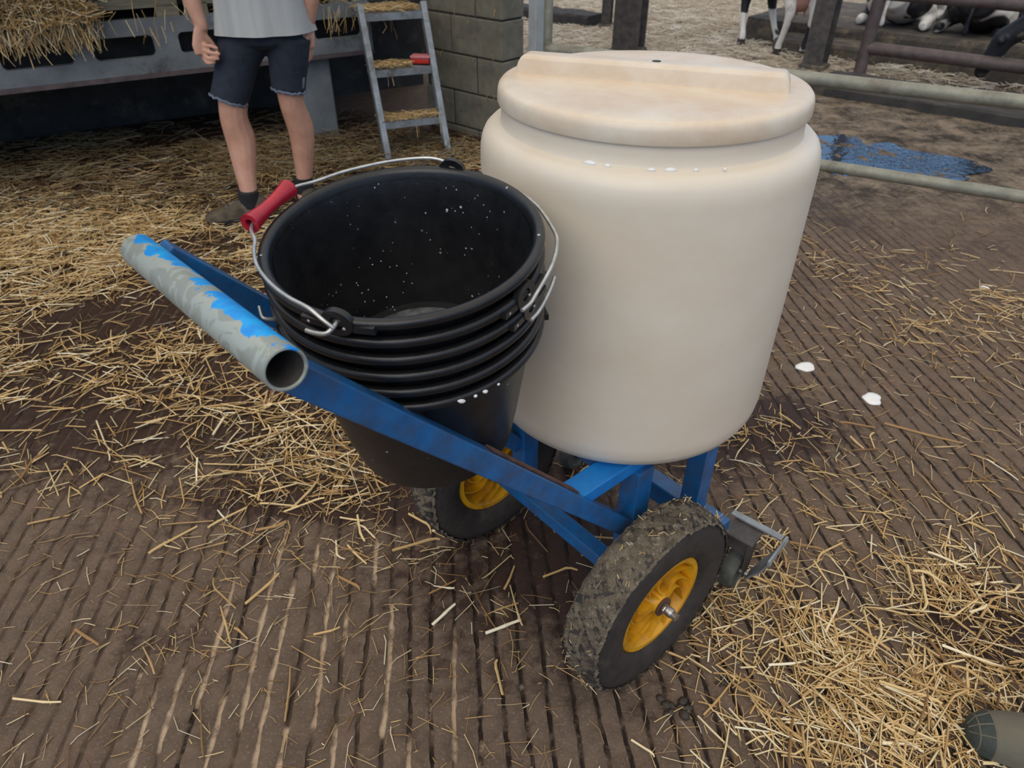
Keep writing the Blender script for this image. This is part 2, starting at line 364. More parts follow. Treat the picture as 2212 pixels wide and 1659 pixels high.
    mudc = mixc(nt, ramp(nt, noise(nt, 5, 12, .82), [(.42, 0.0), (.58, 1.0)]), (.036, .027, .020), (.24, .185, .135))
    base = mixc(nt, A('mudm'), base, mudc)
    n2 = noise(nt, 19, 9, .74)
    def thr(att, lo, hi, k=1.0):
        a = node(nt, 'ShaderNodeMath', operation='MULTIPLY_ADD'); nt.links.new(A(att), a.inputs[0]); a.inputs[1].default_value = k; nt.links.new(n2, a.inputs[2]); return ramp(nt, a.outputs[0], [(lo, 0.0), (hi, 1.0)])
    wetf = thr('wet', .80, 1.18)
    base = mixc(nt, wetf, base, (.046, .023, .015))
    # groove filling: dark slurry, or tan dried slop in the dry patch
    gdk = mixc(nt, A('gdark'), (.085, .056, .038), (.024, .015, .011))
    gcol = mixc(nt, thr('dry', .58, .80), gdk, (.56, .41, .28))
    gn = node(nt, 'ShaderNodeMath', operation='MULTIPLY'); nt.links.new(A('groove'), gn.inputs[0]); nt.links.new(ramp(nt, noise(nt, 26, 6, .7), [(.36, .25), (.52, 1.0)]), gn.inputs[1])
    base = mixc(nt, gn.outputs[0], base, gcol)
    spill = node(nt, 'ShaderNodeMath', operation='MULTIPLY'); nt.links.new(thr('dry', 1.42, 1.62), spill.inputs[0]); spill.inputs[1].default_value = .8
    base = mixc(nt, spill.outputs[0], base, (.34, .25, .18))
    bedc = mixc(nt, ramp(nt, noise(nt, 10, 10, .8), [(.34, 0.0), (.6, 1.0)]), (.085, .066, .050), (.46, .38, .28))
    base = mixc(nt, A('bed'), base, bedc)
    nt.links.new(base, b.inputs['Base Color'])
    rr = node(nt, 'ShaderNodeMapRange'); nt.links.new(wetf, rr.inputs[0]); rr.inputs[3].default_value = .88; rr.inputs[4].default_value = .45; nt.links.new(rr.outputs[0], b.inputs['Roughness'])
    b.inputs['Specular IOR Level'].default_value = .3
    bump(nt, b, noise(nt, 60, 9, .75), .7, .008)
    o = link('floor', me, m, None, True, 60); o['kind'] = 'structure'; return o
def npmesh(name, vs, quads):
    me = bpy.data.meshes.new(name); nv, nq = len(vs), len(quads)
    me.vertices.add(nv); me.vertices.foreach_set('co', vs.astype(np.float32).ravel())
    me.loops.add(nq * 4); me.loops.foreach_set('vertex_index', quads.astype(np.int32).ravel())
    me.polygons.add(nq); me.polygons.foreach_set('loop_start', np.arange(0, nq * 4, 4, dtype=np.int32))
    me.update(calc_edges=True); me.validate(); return me
FLOOR = floor()

# ------------------------------------------------------------------ block wall pier
def blockwall():
    c = V((-.06, 4.60, 0)); d = V((-.74, .67, 0)).normalized(); n = V((.67, .74, 0)).normalized()     # d runs back along the face, n into the wall
    core = MB(); core.beam(c + d * .695 + n * .10 + V((0, 0, 1.15)), c + d * .015 + n * .10 + V((0, 0, 1.15)), .186, 2.3)
    o = part('wall_right', core, 'mortar'); o['kind'] = 'structure'
    shapes = {}
    for L in (.44, .215, .26):
        mb = MB(); mb.box((0, 0, 0), (L, .20, .215), None, .006); shapes[L] = mb.mesh('block'); shapes[L].materials.append(MT['block'])
    ang = math.atan2(d.y, d.x)
    for k in range(10):
        z = .043 - .225 + .225 * k + .1125; s = 0.0
        seq = (.44, .26) if k % 2 else (.215, .44)
        for L in seq:
            b = bpy.data.objects.new('block', shapes[L]); COL.objects.link(b); b.parent = o
            p = c + d * (s + L / 2) + n * (.10 + random.uniform(-.003, .003)); b.location = (p.x, p.y, z); b.rotation_euler = (0, 0, ang); s += L + .01
    return o
blockwall()

# ------------------------------------------------------------------ feed platform with slotted panel, on the left
PU = V((.853, .522, 0)); PN = V((-.522, .853, 0)); PO = V((-2.672, 3.833, 0))
def PW(s, t, z): return PO + PU * s + PN * t + V((0, 0, z))
def platform():
    root = empty('feed_platform', PW(1.0, .5, 0), 0, 'raised grey concrete platform whose front panel has dark rounded slots', 'platform')
    inv = Matrix.Translation(-V(root.location))
    slots = [(-1.30, -.95), (-.86, -.5), (-.4, -.04), (.05, .385), (.485, .795), (.925, 1.24), (1.35, 1.62), (1.71, 2.02)]
    z0, z1, a, b = .51, .785, .595, .705
    # panel front as a 2D grid with rounded slot openings: build by boolean-free frame strips
    mb = MB(); th = .05
    def pbox(s0, s1, za, zb, t0=0, t1=th):
        vs = [inv @ PW(s, t, z) for s in (s0, s1) for t in (t0, t1) for z in (za, zb)]
        mb.add(vs, [(0, 1, 3, 2), (4, 6, 7, 5), (0, 4, 5, 1), (2, 3, 7, 6), (0, 2, 6, 4), (1, 5, 7, 3)])
    pbox(-1.6, 2.08, z0, a); pbox(-1.6, 2.08, b, z1)
    e = -1.6
    for s0, s1 in slots + [(2.08, 2.2)]:
        pbox(e, min(s0, 2.08), a, b)
        if s1 < 2.1:
            r = .028                                        # rounded inner corners
            for (cx, sx_) in ((s0, 1), (s1, -1)):
                for (cz, sz_) in ((a, 1), (b, -1)):
                    arc = [(cx + sx_ * r * (1 - math.sin(t)), cz + sz_ * r * (1 - math.cos(t))) for t in [q * math.pi / 2 / 5 for q in range(6)]]
                    poly = [(cx, cz)] + arc
                    N = len(poly); vs = [inv @ PW(p[0], .0, p[1]) for p in poly] + [inv @ PW(p[0], th, p[1]) for p in poly]
                    mb.add(vs, [tuple(range(N)), tuple(range(2 * N - 1, N - 1, -1))] + [(i, (i + 1) % N, N + (i + 1) % N, N + i) for i in range(N)])
        e = s1
    part('front_panel', mb, 'concrete', root)
    d = MB(); d.add([inv @ PW(s, t, z) for s in (-1.6, 2.9) for t in (th if False else .055, 1.9) for z in (.715, .78)], [(0, 1, 3, 2), (4, 6, 7, 5), (0, 4, 5, 1), (2, 3, 7, 6), (0, 2, 6, 4), (1, 5, 7, 3)])
    part('deck', d, 'darkconcrete', root)
    v = MB(); v.add([inv @ PW(s, t, z) for s in (-1.6, 2.06) for t in (.16, .22) for z in (.52, .715)], [(0, 1, 3, 2), (4, 6, 7, 5), (0, 4, 5, 1), (2, 3, 7, 6), (0, 2, 6, 4), (1, 5, 7, 3)])
    part('inner_beam', v, 'darkconcrete', root)
    l = MB(); l.add([inv @ PW(s, t, z) for s in (-1.6, 2.08) for t in (-.012, .06) for z in (.488, .512)], [(0, 1, 3, 2), (4, 6, 7, 5), (0, 4, 5, 1), (2, 3, 7, 6), (0, 2, 6, 4), (1, 5, 7, 3)])
    part('lower_lip', l, 'fencepipe', root)
    for s in (1.68, -.9):
        p = MB(); p.beam(inv @ PW(s, .16, -.02), inv @ PW(s, .16, .512), .24, .22, up=PU, bev=.012); part('pillar', p, 'concrete', root)
    bw = MB(); bw.beam(inv @ PW(-1.6, 1.1, .35), inv @ PW(2.9, 1.1, .35), .1, .70); part('rear_wall', bw, 'darkconcrete', root)
platform()
wb = MB(); wb.beam(PW(-2.5, 2.0, 1.6), PW(3.4, 2.0, 1.6), .15, 3.2); o = part('wall_back', wb, 'darkconcrete'); o['kind'] = 'structure'
cl = MB(); cl.add([PW(s, t, z) for s in (-2.5, 3.2) for t in (-.45, 1.92) for z in (2.25, 2.4)], [(0, 1, 3, 2), (4, 6, 7, 5), (0, 4, 5, 1), (2, 3, 7, 6), (0, 2, 6, 4), (1, 5, 7, 3)]); o = part('ceiling', cl, 'wood'); o['kind'] = 'structure'  # unseen slab added above the platform to darken the left side

# pallets on the platform edge
def pallet(s0, s1, label):
    c = PW((s0 + s1) / 2, .45, .785); root = empty('wooden_pallet', c, math.atan2(PU.y, PU.x), label, 'pallet', 'pallets on the platform')
    L = s1 - s0
    for t, h in ((-.43, .10), (0, .10), (.43, .10)):
        f = MB(); f.box((0, t, .075), (L, .03, .05)); 
        for q in (-L / 2 + .06, 0, L / 2 - .06): f.box((q, t, .03), (.12, .03, .06))
        part('stringer', f, 'wood', root)
    for k in range(7):
        b = MB(); b.box((0, -.40 + k * .133, .112), (L - .004, .10, .02), None, .003); part('deck_board', b, 'wood', root)
pallet(-.55, .965, 'weathered wooden pallet under the straw heap, left of the person')
pallet(1.0, 1.95, 'weathered wooden pallet behind the person at the platform edge')

# ------------------------------------------------------------------ step ladder
def ladder():
    root = empty('step_ladder', (-.585, 4.35, 0), R(22), 'grey steel step ladder with three straw littered treads beside the block wall', 'ladder')
    # local: x along treads, y away
    hw = .192; top = (0, .36, .80)
    for sx in (-1, 1):
        r = MB(); r.beam((sx * hw, 0, 0), (sx * hw, top[1], top[2]), .036, .055, up=(0, 1, 0), bev=.003); part('front_rail', r, 'ladder', root)
    for z, dp in ((.20, .15), (.47, .15), (.755, .30)):
        y = top[1] * z / top[2]
        t = MB(); t.box((0, y + dp / 2 - .02, z), (2 * hw - .0, dp, .006)); t.box((0, y - .022, z - .016), (2 * hw + .02 * (z > .7), .006, .038)); t.box((0, y + dp - .02, z - .016), (2 * hw, .006, .038))
        for sx in (-1, 1): t.box((sx * (hw - .016), y + dp / 2 - .02, z - .02), (.006, dp, .04))
        part('tread', t, 'ladder', root)
    return root
LAD = ladder()
def ladpt(x, y, z): return LAD.matrix_basis @ V((x, y, z))
# red box on the middle tread
def redbox():
    p = ladpt(.135, .265, .482); root = empty('soap_box', p, R(-8), 'small red plastic box with pink lid on the middle ladder tread', 'box')
    b = MB(); b.box((0, 0, .016), (.115, .075, .032), None, .008); part('box_base', b, 'redbox', root, True)
    l = MB(); l.box((0, 0, .038), (.125, .085, .016), None, .007); part('lid', l, 'pink', root, True)
redbox()

# ------------------------------------------------------------------ gate, posts, second fence
def gate():
    root = empty('field_gate', (1.0, 3.35, 0), 0, 'olive grey tubular gate running behind the white drum to the right', 'gate')
    base = V((1.262, 3.204, 0)); d = V((.866, -.5, 0)); off = V(root.location)
    for z, r in ((.707, .028), (.355, .025), (1.06, .025)):
        if z > 1: continue
        m = MB(); a = base + d * -1.25; b = base + d * 2.6
        m.tube([a + V((0, 0, z)) - off, b + V((0, 0, z)) - off], r, 20); part('rail', m, 'rail', root, True)
    for t in (-1.25, 2.6):
        m = MB(); p = base + d * t; m.tube([p + V((0, 0, .15)) - off, p + V((0, 0, 1.0)) - off], .022, 14); part('gate_upright', m, 'rail', root, True)
gate()
def boxpost():
    p = V((.125, 3.95, 0)); root = empty('gate_post', p, R(38), 'upright square galvanised post between block wall and gate', 'post')
    m = MB(); m.box((0, 0, 1.1), (.06, .06, 2.2), None, .004); part('post_shaft', m, 'postm', root)
    m = MB(); m.box((0, 0, .006), (.14, .14, .012)); part('base_plate', m, 'rail', root)
boxpost()
def hpost(x, y, rz, w_, d_, h, label, name='steel_stanchion'):
    root = empty(name, (x, y, 0), rz, label, 'post')
    m = MB()
    m.box((0, -d_ / 2, h / 2), (w_, .02, h)); m.box((0, d_ / 2, h / 2), (w_, .02, h)); m.box((0, 0, h / 2), (.018, d_ - .02, h)); part('post_shaft', m, 'darksteel', root)
    f = MB(); f.box((0, 0, .02), (w_ + .05, d_ + .05, .05), None, .01); part('footing', f, 'kerb', root)
hpost(1.155, 7.55, R(-25), .26, .24, 3.0, 'broad dark steel stanchion rising behind the white drum')
hpost(1.10, 9.0, R(-20), .10, .12, 3.0, 'thin dark post standing behind the broad stanchion')
hpost(2.76, 6.84, R(-38), .17, .17, 2.4, 'thick dark fence stanchion in front of the standing cow')
def fence():
    root = empty('cattle_fence', (3.06, 6.56, 0), 0, 'brown steel pipe cattle fence in front of the far cows', 'fence')
    m = MB(); m.tube([(0, 0, 0), (0, 0, 2.0)], .052, 18); part('fence_post', m, 'fencepipe', root, True)
    m = MB(); m.tube([(2.6, -2.24, 0), (2.6, -2.24, 2.0)], .052, 18); part('fence_post', m, 'fencepipe', root, True)
    d = V((.757, -.65, 0))
    for z in (.225, .64, 1.1):
        m = MB(); m.tube([d * .0 + V((0, 0, z)), d * 3.6 + V((0, 0, z))], .05, 18); part('rail', m, 'fencepipe', root, True)
fence()

# kerbs and ledges beyond the fence
KD = V((.757, -.65, 0)); KN = V((.65, .757, 0))
def kerb(name, o, L0, L1, dep, h, label, m='kerb'):
    mb = MB(); o = V(o); d = KD; n = KN; N = 14
    rings = []
    for i in range(N + 1):
        t = L0 + (L1 - L0) * i / N; p = o + d * t; j = lambda q: random.uniform(-q, q)
        rings.append([p + V((0, 0, -.05)), p + V((0, 0, h * .8)) + n * (.01 + j(.01)), p + n * (.03 + j(.012)) + V((0, 0, h + j(.008))), p + n * dep + V((0, 0, h + j(.008))), p + n * dep + V((0, 0, -.05))])
    mb.loft(rings); return tag(part(name, mb, m), label, 'kerb')
kerb('concrete_kerb', (2.60, 5.75, 0), -.3, 3.2, .62, .075, 'low kerb just behind the gate, coloured dark for the shadow on its face', 'darkconcrete')  # dark concrete here paints in the shadow on the kerb's front face
kerb('concrete_kerb', (2.86, 7.36, 0), -.35, 3.6, .40, .13, 'dark rough concrete step behind the cattle fence, lower of two')
kerb('concrete_kerb', (3.17, 7.64, 0), -.9, 3.8, 1.9, .22, 'upper concrete ledge on which the far cows lie')
kerb('concrete_kerb', (.45, 9.35, 0), -.9, .55, .35, .12, 'short dark concrete kerb behind the gate post', 'darkconcrete')

# ------------------------------------------------------------------ puddle and milk splashes
def puddle():
    mb = MB(); N = 90; r_ = random.Random(3)
    pts = [V((2.17 + .55 * math.cos(a) * (1 + .22 * math.sin(3 * a + 1) + .10 * math.sin(7 * a) + .07 * math.sin(13 * a + 2)) , 4.36 + .42 * math.sin(a) * (1 + .2 * math.sin(2 * a) + .10 * math.sin(9 * a + 1) + .06 * math.sin(15 * a)) - .28 * math.cos(a), .0035)) for a in [2 * math.pi * k / N for k in range(N)]]
    mb.add(pts + [p - V((0, 0, .004)) for p in pts], [tuple(range(N))] + [(i, (i + 1) % N, N + (i + 1) % N, N + i) for i in range(N)])
    m, nt, b = newmat('puddle_water'); b.inputs['Base Color'].default_value = (.02, .03, .045, 1); b.inputs['Roughness'].default_value = .06; b.inputs['IOR'].default_value = 1.9; b.inputs['Specular IOR Level'].default_value = .8
    bump(nt, b, noise(nt, 14, 3), .15, .02)
    tag(link('puddle', mb.mesh('puddle'), m), 'shallow puddle reflecting blue sky on the muddy ground right of the drum', 'puddle')
puddle()
def splash(x, y, r, label, seed):
    rr = random.Random(seed); mb = MB(); N = 28; ph = [rr.uniform(0, 6) for _ in range(3)]
    f = lambda a: r * (1 + .12 * math.sin(2 * a + ph[0]) + .07 * math.sin(3 * a + ph[1]) + .05 * math.sin(5 * a + ph[2]))
    A = [2 * math.pi * k / N for k in range(N)]
    mb.loft([[V((f(a) * q * math.cos(a), f(a) * q * math.sin(a), z)) for a in A] for q, z in ((1, -.004), (1, .001), (.93, .0035), (.6, .005), (.1, .0055))])
    o = part('milk_splash', mb, 'milk', None, True, 60); o.location = (x, y, 0); tag(o, label, 'milk splash', 'milk splashes on the floor')
splash(1.042, 2.03, .031, 'round white milk splash on the concrete, nearer the drum', 1)
splash(1.20, 1.843, .032, 'white milk splash with a straw across it, lowest of the three', 2)
splash(2.0, 2.62, .018, 'small white milk blob among straw, farthest right of the three', 3)

def dung(x, y, r, label, seed):
    rr = random.Random(seed); mb = MB()
    for _ in range(14):
        a = rr.uniform(0, 6.28); d = r * rr.uniform(0, 1); q = r * rr.uniform(.18, .4)
        mb.loft([ell((d * math.cos(a), d * math.sin(a), z), q * f, q * f * .8, a, 9) for z, f in ((-.003, 1), (q * .25, .95), (q * .5, .5), (q * .56, .1))])
    o = part('dung_clump', mb, 'dung', None, True, 60); o.location = (x, y, .002); tag(o, label, 'dung')
dung(.455, .835, .016, 'small grey dung clump on the concrete right of the nearer wheel', 1)
dung(.335, .775, .034, 'dark wet dung smear in front of the nearer wheel', 2)
# ------------------------------------------------------------------ the drum trolley
CO = V((.111, 1.10, 0)); CA = R(-49.5)
TROL = empty('drum_trolley', CO, CA, 'blue steel trolley with galvanised handle, yellow-rimmed wheels, carrying the white drum', 'trolley')
def barp(name, p, q, wd, ht, m='blue', up=(0, 0, 1), bev=.0025): return part(name, MB().beam(p, q, wd, ht, up, bev), m, TROL)
hz = MB(); hz.lathe([(.0192, -.2155), (.0205, -.218), (.0222, -.2175), (.0226, -.216), (.0226, .216), (.0222, .2175), (.0205, .218), (.0192, .2155)], 48, 'X')
h = part('handle', hz, 'handle', TROL, True); h.location = (.003, -.617, 1.0125); h.rotation_euler = (0, R(-4.0), R(1.2)); hi = MB(); hi.lathe([(.0192, -.2155), (.0190, 0), (.0192, .2155)], 48, 'X'); part('tube_inside', hi, 'darksteel', h, True)
h['label'] = 'galvanised handle tube with flaking bright blue paint'
for s in (1, -1):
    a = barp('handle_arm', (s * .170, -.606, 1.004), (s * .170, .012, .331), .036, .036)
    b = part('rusty_strip', MB().beam((s * .166, -.33, .7335), (s * .166, -.14, .526), .019, .003, (0, .73, .68)), 'rust', a); b.parent = a
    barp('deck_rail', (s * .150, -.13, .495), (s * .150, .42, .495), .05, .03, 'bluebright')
    barp('upright', (s * .165, .036, .215), (s * .165, .036, .482), .045, .045, up=(0, 1, 0))
    barp('front_upright', (s * .160, .275, .17), (s * .160, .275, .482), .045, .045, up=(0, 1, 0))
barp('cross_bar', (-.126, -.02, .492), (.126, -.02, .492), .035, .028)
barp('cross_bar', (-.126, .36, .492), (.126, .36, .492), .035, .028)
barp('axle_beam', (-.215, 0, .209), (.215, 0, .209), .036, .036)
barp('front_beam', (-.245, .29, .175), (.245, .29, .175), .045, .055)
part('axle', MB().tube([(-.335, 0, .209), (.335, 0, .209)], .0085, 16), 'steel', TROL, True)

def wheel_meshes():
    M = {}
    w2 = .047; Ro = .2065
    prof = [(.116, -.030), (.122, -.040), (.150, -w2 - .001), (.180, -w2 + .001), (.196, -w2 + .006), (Ro - .003, -w2 + .016), (Ro, -.018), (Ro + .001, 0), (Ro, .018), (Ro - .003, w2 - .016), (.196, w2 - .006), (.180, w2 - .001), (.150, w2 + .001), (.122, .040), (.116, .030)]
    t = MB(); t.lathe(prof, 72, 'X', closed=True)
    for k in range(38):                                     # chevron tread lugs
        a = 2 * math.pi * k / 38
        for sx in (-1, 1):
            pts = [(sx * .004, a), (sx * .022, a + .05), (sx * .040, a + .085)]
            for (xa, aa), (xb, ab) in zip(pts, pts[1:]):
                ra, rb = (Ro - (.004 if abs(xx) > .03 else 0) for xx in (xa, xb)); wd = .045
                P = []
                for (x, an, rr) in ((xa, aa, ra), (xb, ab, rb)):
                    for da in (-wd, wd):
                        for dr in (-.004, .0035): P.append((x, (rr + dr) * math.cos(an + da), (rr + dr) * math.sin(an + da)))
                t.add(P, [(0, 1, 3, 2), (4, 6, 7, 5), (0, 4, 5, 1), (2, 3, 7, 6), (0, 2, 6, 4), (1, 5, 7, 3)])
    M['tyre'] = t.mesh('tyre')
    # caked mud: bumpy shell over the tread
    n1, n2 = 260, 22; X = np.linspace(-.045, .045, n2); TH = np.linspace(0, 2 * math.pi, n1, endpoint=False)
    xx, th = np.meshgrid(X, TH); r_ = np.random.default_rng(5)
    nz = 1.25 * sum(np.sin(th * f + r_.uniform(0, 6)) * np.sin(xx * g + r_.uniform(0, 6)) for f, g in ((5, 40), (9, 70), (17, 110), (31, 160), (47, 230), (73, 300), (97, 420))) / 2.2 + r_.normal(0, .45, xx.shape)
    rad = Ro - .0035 * (np.abs(xx) / .045) ** 4 * 3 + .0052 + .0030 * nz - .004 * np.clip(np.sin(th * 2 + 2.2), 0, 1)
    vs = np.stack([xx, rad * np.cos(th), rad * np.sin(th)], -1).reshape(-1, 3)
    q = [(i * n2 + j, i * n2 + j + 1, ((i + 1) % n1) * n2 + j + 1, ((i + 1) % n1) * n2 + j) for i in range(n1) for j in range(n2 - 1)]
    M['mud'] = npmesh('caked_mud', vs, np.array(q))
    # dished yellow plastic rim, both sides alike
    rim = MB(); rim.lathe([(.1175, -.031), (.1175, .031), (.1145, .034), (.104, .034), (.100, .029), (.096, .004), (.060, .0015), (.030, .002), (.030, -.002), (.060, -.0015), (.096, -.004), (.100, -.029), (.104, -.034), (.1145, -.034)], 72, 'X', closed=True)
    hub = MB(); hub.lathe([(.0088, -.034), (.020, -.034), (.024, -.030), (.033, -.004), (.033, .004), (.024, .030), (.020, .034), (.0088, .034)], 40, 'X', closed=True)
    rib = MB()
    for side in (1, -1):
        for k in range(11):
            a0 = 2 * math.pi * k / 11; rings = []
            for i in range(9):
                u = i / 8; r0 = .022 + .079 * u; a = a0 + (.42 * math.sin(u * math.pi * 1.25) * (1 - .2 * u) + .10 * (k % 2)) * side; hgt = .031 - .006 * math.sin(u * math.pi)
                th_ = .0022 / r0
                rings.append([(side * x, r0 * math.cos(a + d), r0 * math.sin(a + d)) for x, d in ((.002, -th_ * 1.6), (hgt, -th_), (hgt, th_), (.002, th_ * 1.6))])
            rib.loft([[V(p) for p in r] for r in rings])
    M['web'] = MB().lathe([(.097, .0045), (.060, .0022), (.030, .0026), (.030, -.0026), (.060, -.0022), (.097, -.0045)], 48, 'X').mesh('rim_web'); M['rim'] = rim.mesh('wheel_rim'); M['hub'] = hub.mesh('hub'); M['rib'] = rib.mesh('spoke_ribs')
    wsh = MB(); wsh.lathe([(.009, .036), (.021, .036), (.0215, .040), (.009, .040)], 32, 'X', closed=True); M['washer'] = wsh.mesh('washer')
    cap = MB(); cap.lathe([(.0005, .062), (.009, .062), (.0105, .060), (.0105, .040), (.0005, .040)], 24, 'X'); cap.box((.047, .0, .013), (.006, .012, .014), None, .002); M['cap'] = cap.mesh('axle_cap')
    for k, m in (('tyre', 'rubber'), ('mud', 'mud'), ('rim', 'yellow'), ('web', 'web'), ('hub', 'yellow'), ('rib', 'yellow'), ('washer', 'rust'), ('cap', 'steel')): M[k].materials.append(MT[m])
    return M
WM = wheel_meshes()
for s in (1, -1):
    wh = bpy.data.objects.new('wheel', None); COL.objects.link(wh); wh.parent = TROL; wh.location = (s * .262, 0, .209); wh.rotation_euler = (R(40 if s > 0 else 10), 0, 0)
    if s < 0: wh.rotation_euler = (R(10), 0, R(180))
    for nm, k in (('tyre', 'tyre'), ('caked_mud', 'mud'), ('rim', 'rim'), ('rim_web', 'web'), ('hub', 'hub'), ('spokes', 'rib'), ('washer', 'washer'), ('axle_cap', 'cap')):
        o = link(nm, WM[k], None, wh, k != 'mud' or True, 45)
        if k == 'mud': o['kind'] = 'stuff'
for s in (1, -1):                                           # front casters
    c = bpy.data.objects.new('caster', None); COL.objects.link(c); c.parent = TROL; c.location = (s * .275, .325, 0); c.rotation_euler = (0, 0, R(8))
    part('caster_wheel', MB().lathe([(.012, -.016), (.034, -.016), (.036, -.019), (.046, -.019), (.051, -.012), (.052, 0), (.051, .012), (.046, .019), (.036, .019), (.034, .016), (.012, .016)], 40, 'X', (0, 0, .052), closed=True), 'castertread', c, True)
    f = MB(); f.box((0, .01, .168), (.07, .07, .006))
    for q in (-1, 1):
        f.loft([[V((q * x, y0, z)) for (x, y0) in ((.026, -.03 + k), (.030, -.03 + k), (.030, .028 - k), (.026, .028 - k))] for z, k in ((.165, 0), (.12, .004), (.08, .012), (.045, .02))])
    f.box((0, -.002, .148), (.052, .036, .036)); part('caster_fork', f, 'darksteel' , c)
    g = MB(); g.box((s * .015, .040, .176), (.125, .018, .006), None, .001); g.box((s * .084, .0, .174), (.006, .10, .014), None, .001)
    g.loft([[V((s * x, y0, z)) for (x, y0) in ((xo, -hw), (xo + .005, -hw), (xo + .005, hw), (xo, hw))] for z, xo, hw in ((.172, .084, .05), (.13, .070, .045), (.09, .050, .034), (.05, .034, .018), (.038, .032, .008))]); part('caster_bracket', g, 'ladder', c)
    part('axle_bolt', MB().tube([(-.037, 0, .052), (.037, 0, .052)], .006, 12), 'steel', c, True)

# ------------------------------------------------------------------ the white drum
DC = V((.232, 1.222, .511))
DR = empty('white_drum', DC, 0, 'large off-white round plastic drum with stained lid standing on the trolley', 'drum')
prof = [(.001, 0), (.235, 0), (.258, .004), (.274, .016), (.283, .036), (.286, .06), (.287, .30), (.287, .508), (.2862, .522), (.2835, .535), (.2785, .5455), (.271, .5525), (.263, .5558), (.2555, .5572), (.2525, .5585), (.2512, .5615), (.2505, .575), (.2500, .60), (.245, .610), (.001, .610)]
part('drum_body', MB().lathe(prof, 128), 'drum', DR, True, 35)
lid = part('lid', MB().lathe([(.2502, .5905), (.2555, .5905), (.2570, .594), (.2562, .609), (.2545, .6155), (.2505, .6200), (.243, .622), (.22, .622), (.001, .6225)], 128), 'lid', DR, True, 60)
def ridge():
    mb = MB(); L = .223; rings = []
    ang = R(-19.7); ca, sa = math.cos(ang), math.sin(ang)
    # cross-section rings along the ridge: flat-fronted bar with rounded top, sloping ends
    TS = [-1, -.995, -.985, -.97, -.955, -.94] + [-.9 + .09 * q for q in range(21)] + [.94, .955, .97, .985, .995, 1]; N = len(TS) - 1
    for i in range(N + 1):
        t = TS[i]; x = L * t
        k = min(1, (1 - abs(t)) * L / .014); hh = .027 * (1 - (1 - k) ** 2) ** .5 if k < 1 else .027
        if i in (0, N): hh = .0
        q = []
        for yy, z in ((-.0225, -.002), (-.0205, hh * .2), (-.0190, hh * .75), (-.0172, hh * .94), (-.0135, hh), (.0, hh), (.022, hh), (.029, hh * .92), (.033, hh * .6), (.040, hh * .2), (.046, -.002)):
            q.append(V(((x - .008) * ca - (yy - .004) * sa, (x - .008) * sa + (yy - .004) * ca, .622 + z)))
        rings.append(q)
    mb.loft(rings); return part('ridge_grip', mb, 'lid', lid, True, 50)
ridge()
for (a_, r_, w_, h_) in ((-118, .2555, .020, .004), (-112, .2555, .010, .003), (-98, .257, .012, .003), (-92, .2555, .018, .0035), (-84, .257, .008, .003), (-75, .262, .005, .003)):
    md_ = MB(); N_ = 10; c_ = V((r_ * math.cos(R(a_)), r_ * math.sin(R(a_)), .5585)); t_ = V((-math.sin(R(a_)), math.cos(R(a_)), 0))
    md_.tube([c_ + t_ * (w_ * (k_ / N_ - .5)) for k_ in range(N_ + 1)], [max(.0004, h_ * math.sin(math.pi * k_ / N_) ** .6) for k_ in range(N_ + 1)], 10); part('milk_bead', md_, 'milk', DR, True)
pl = MB(); pl.lathe([(.0005, .001), (.0072, .001), (.0078, -.004), (.0005, -.004)], 20); o = part('vent_hole', pl, 'hole', lid, True); o.location = (.004, .004, .6488)

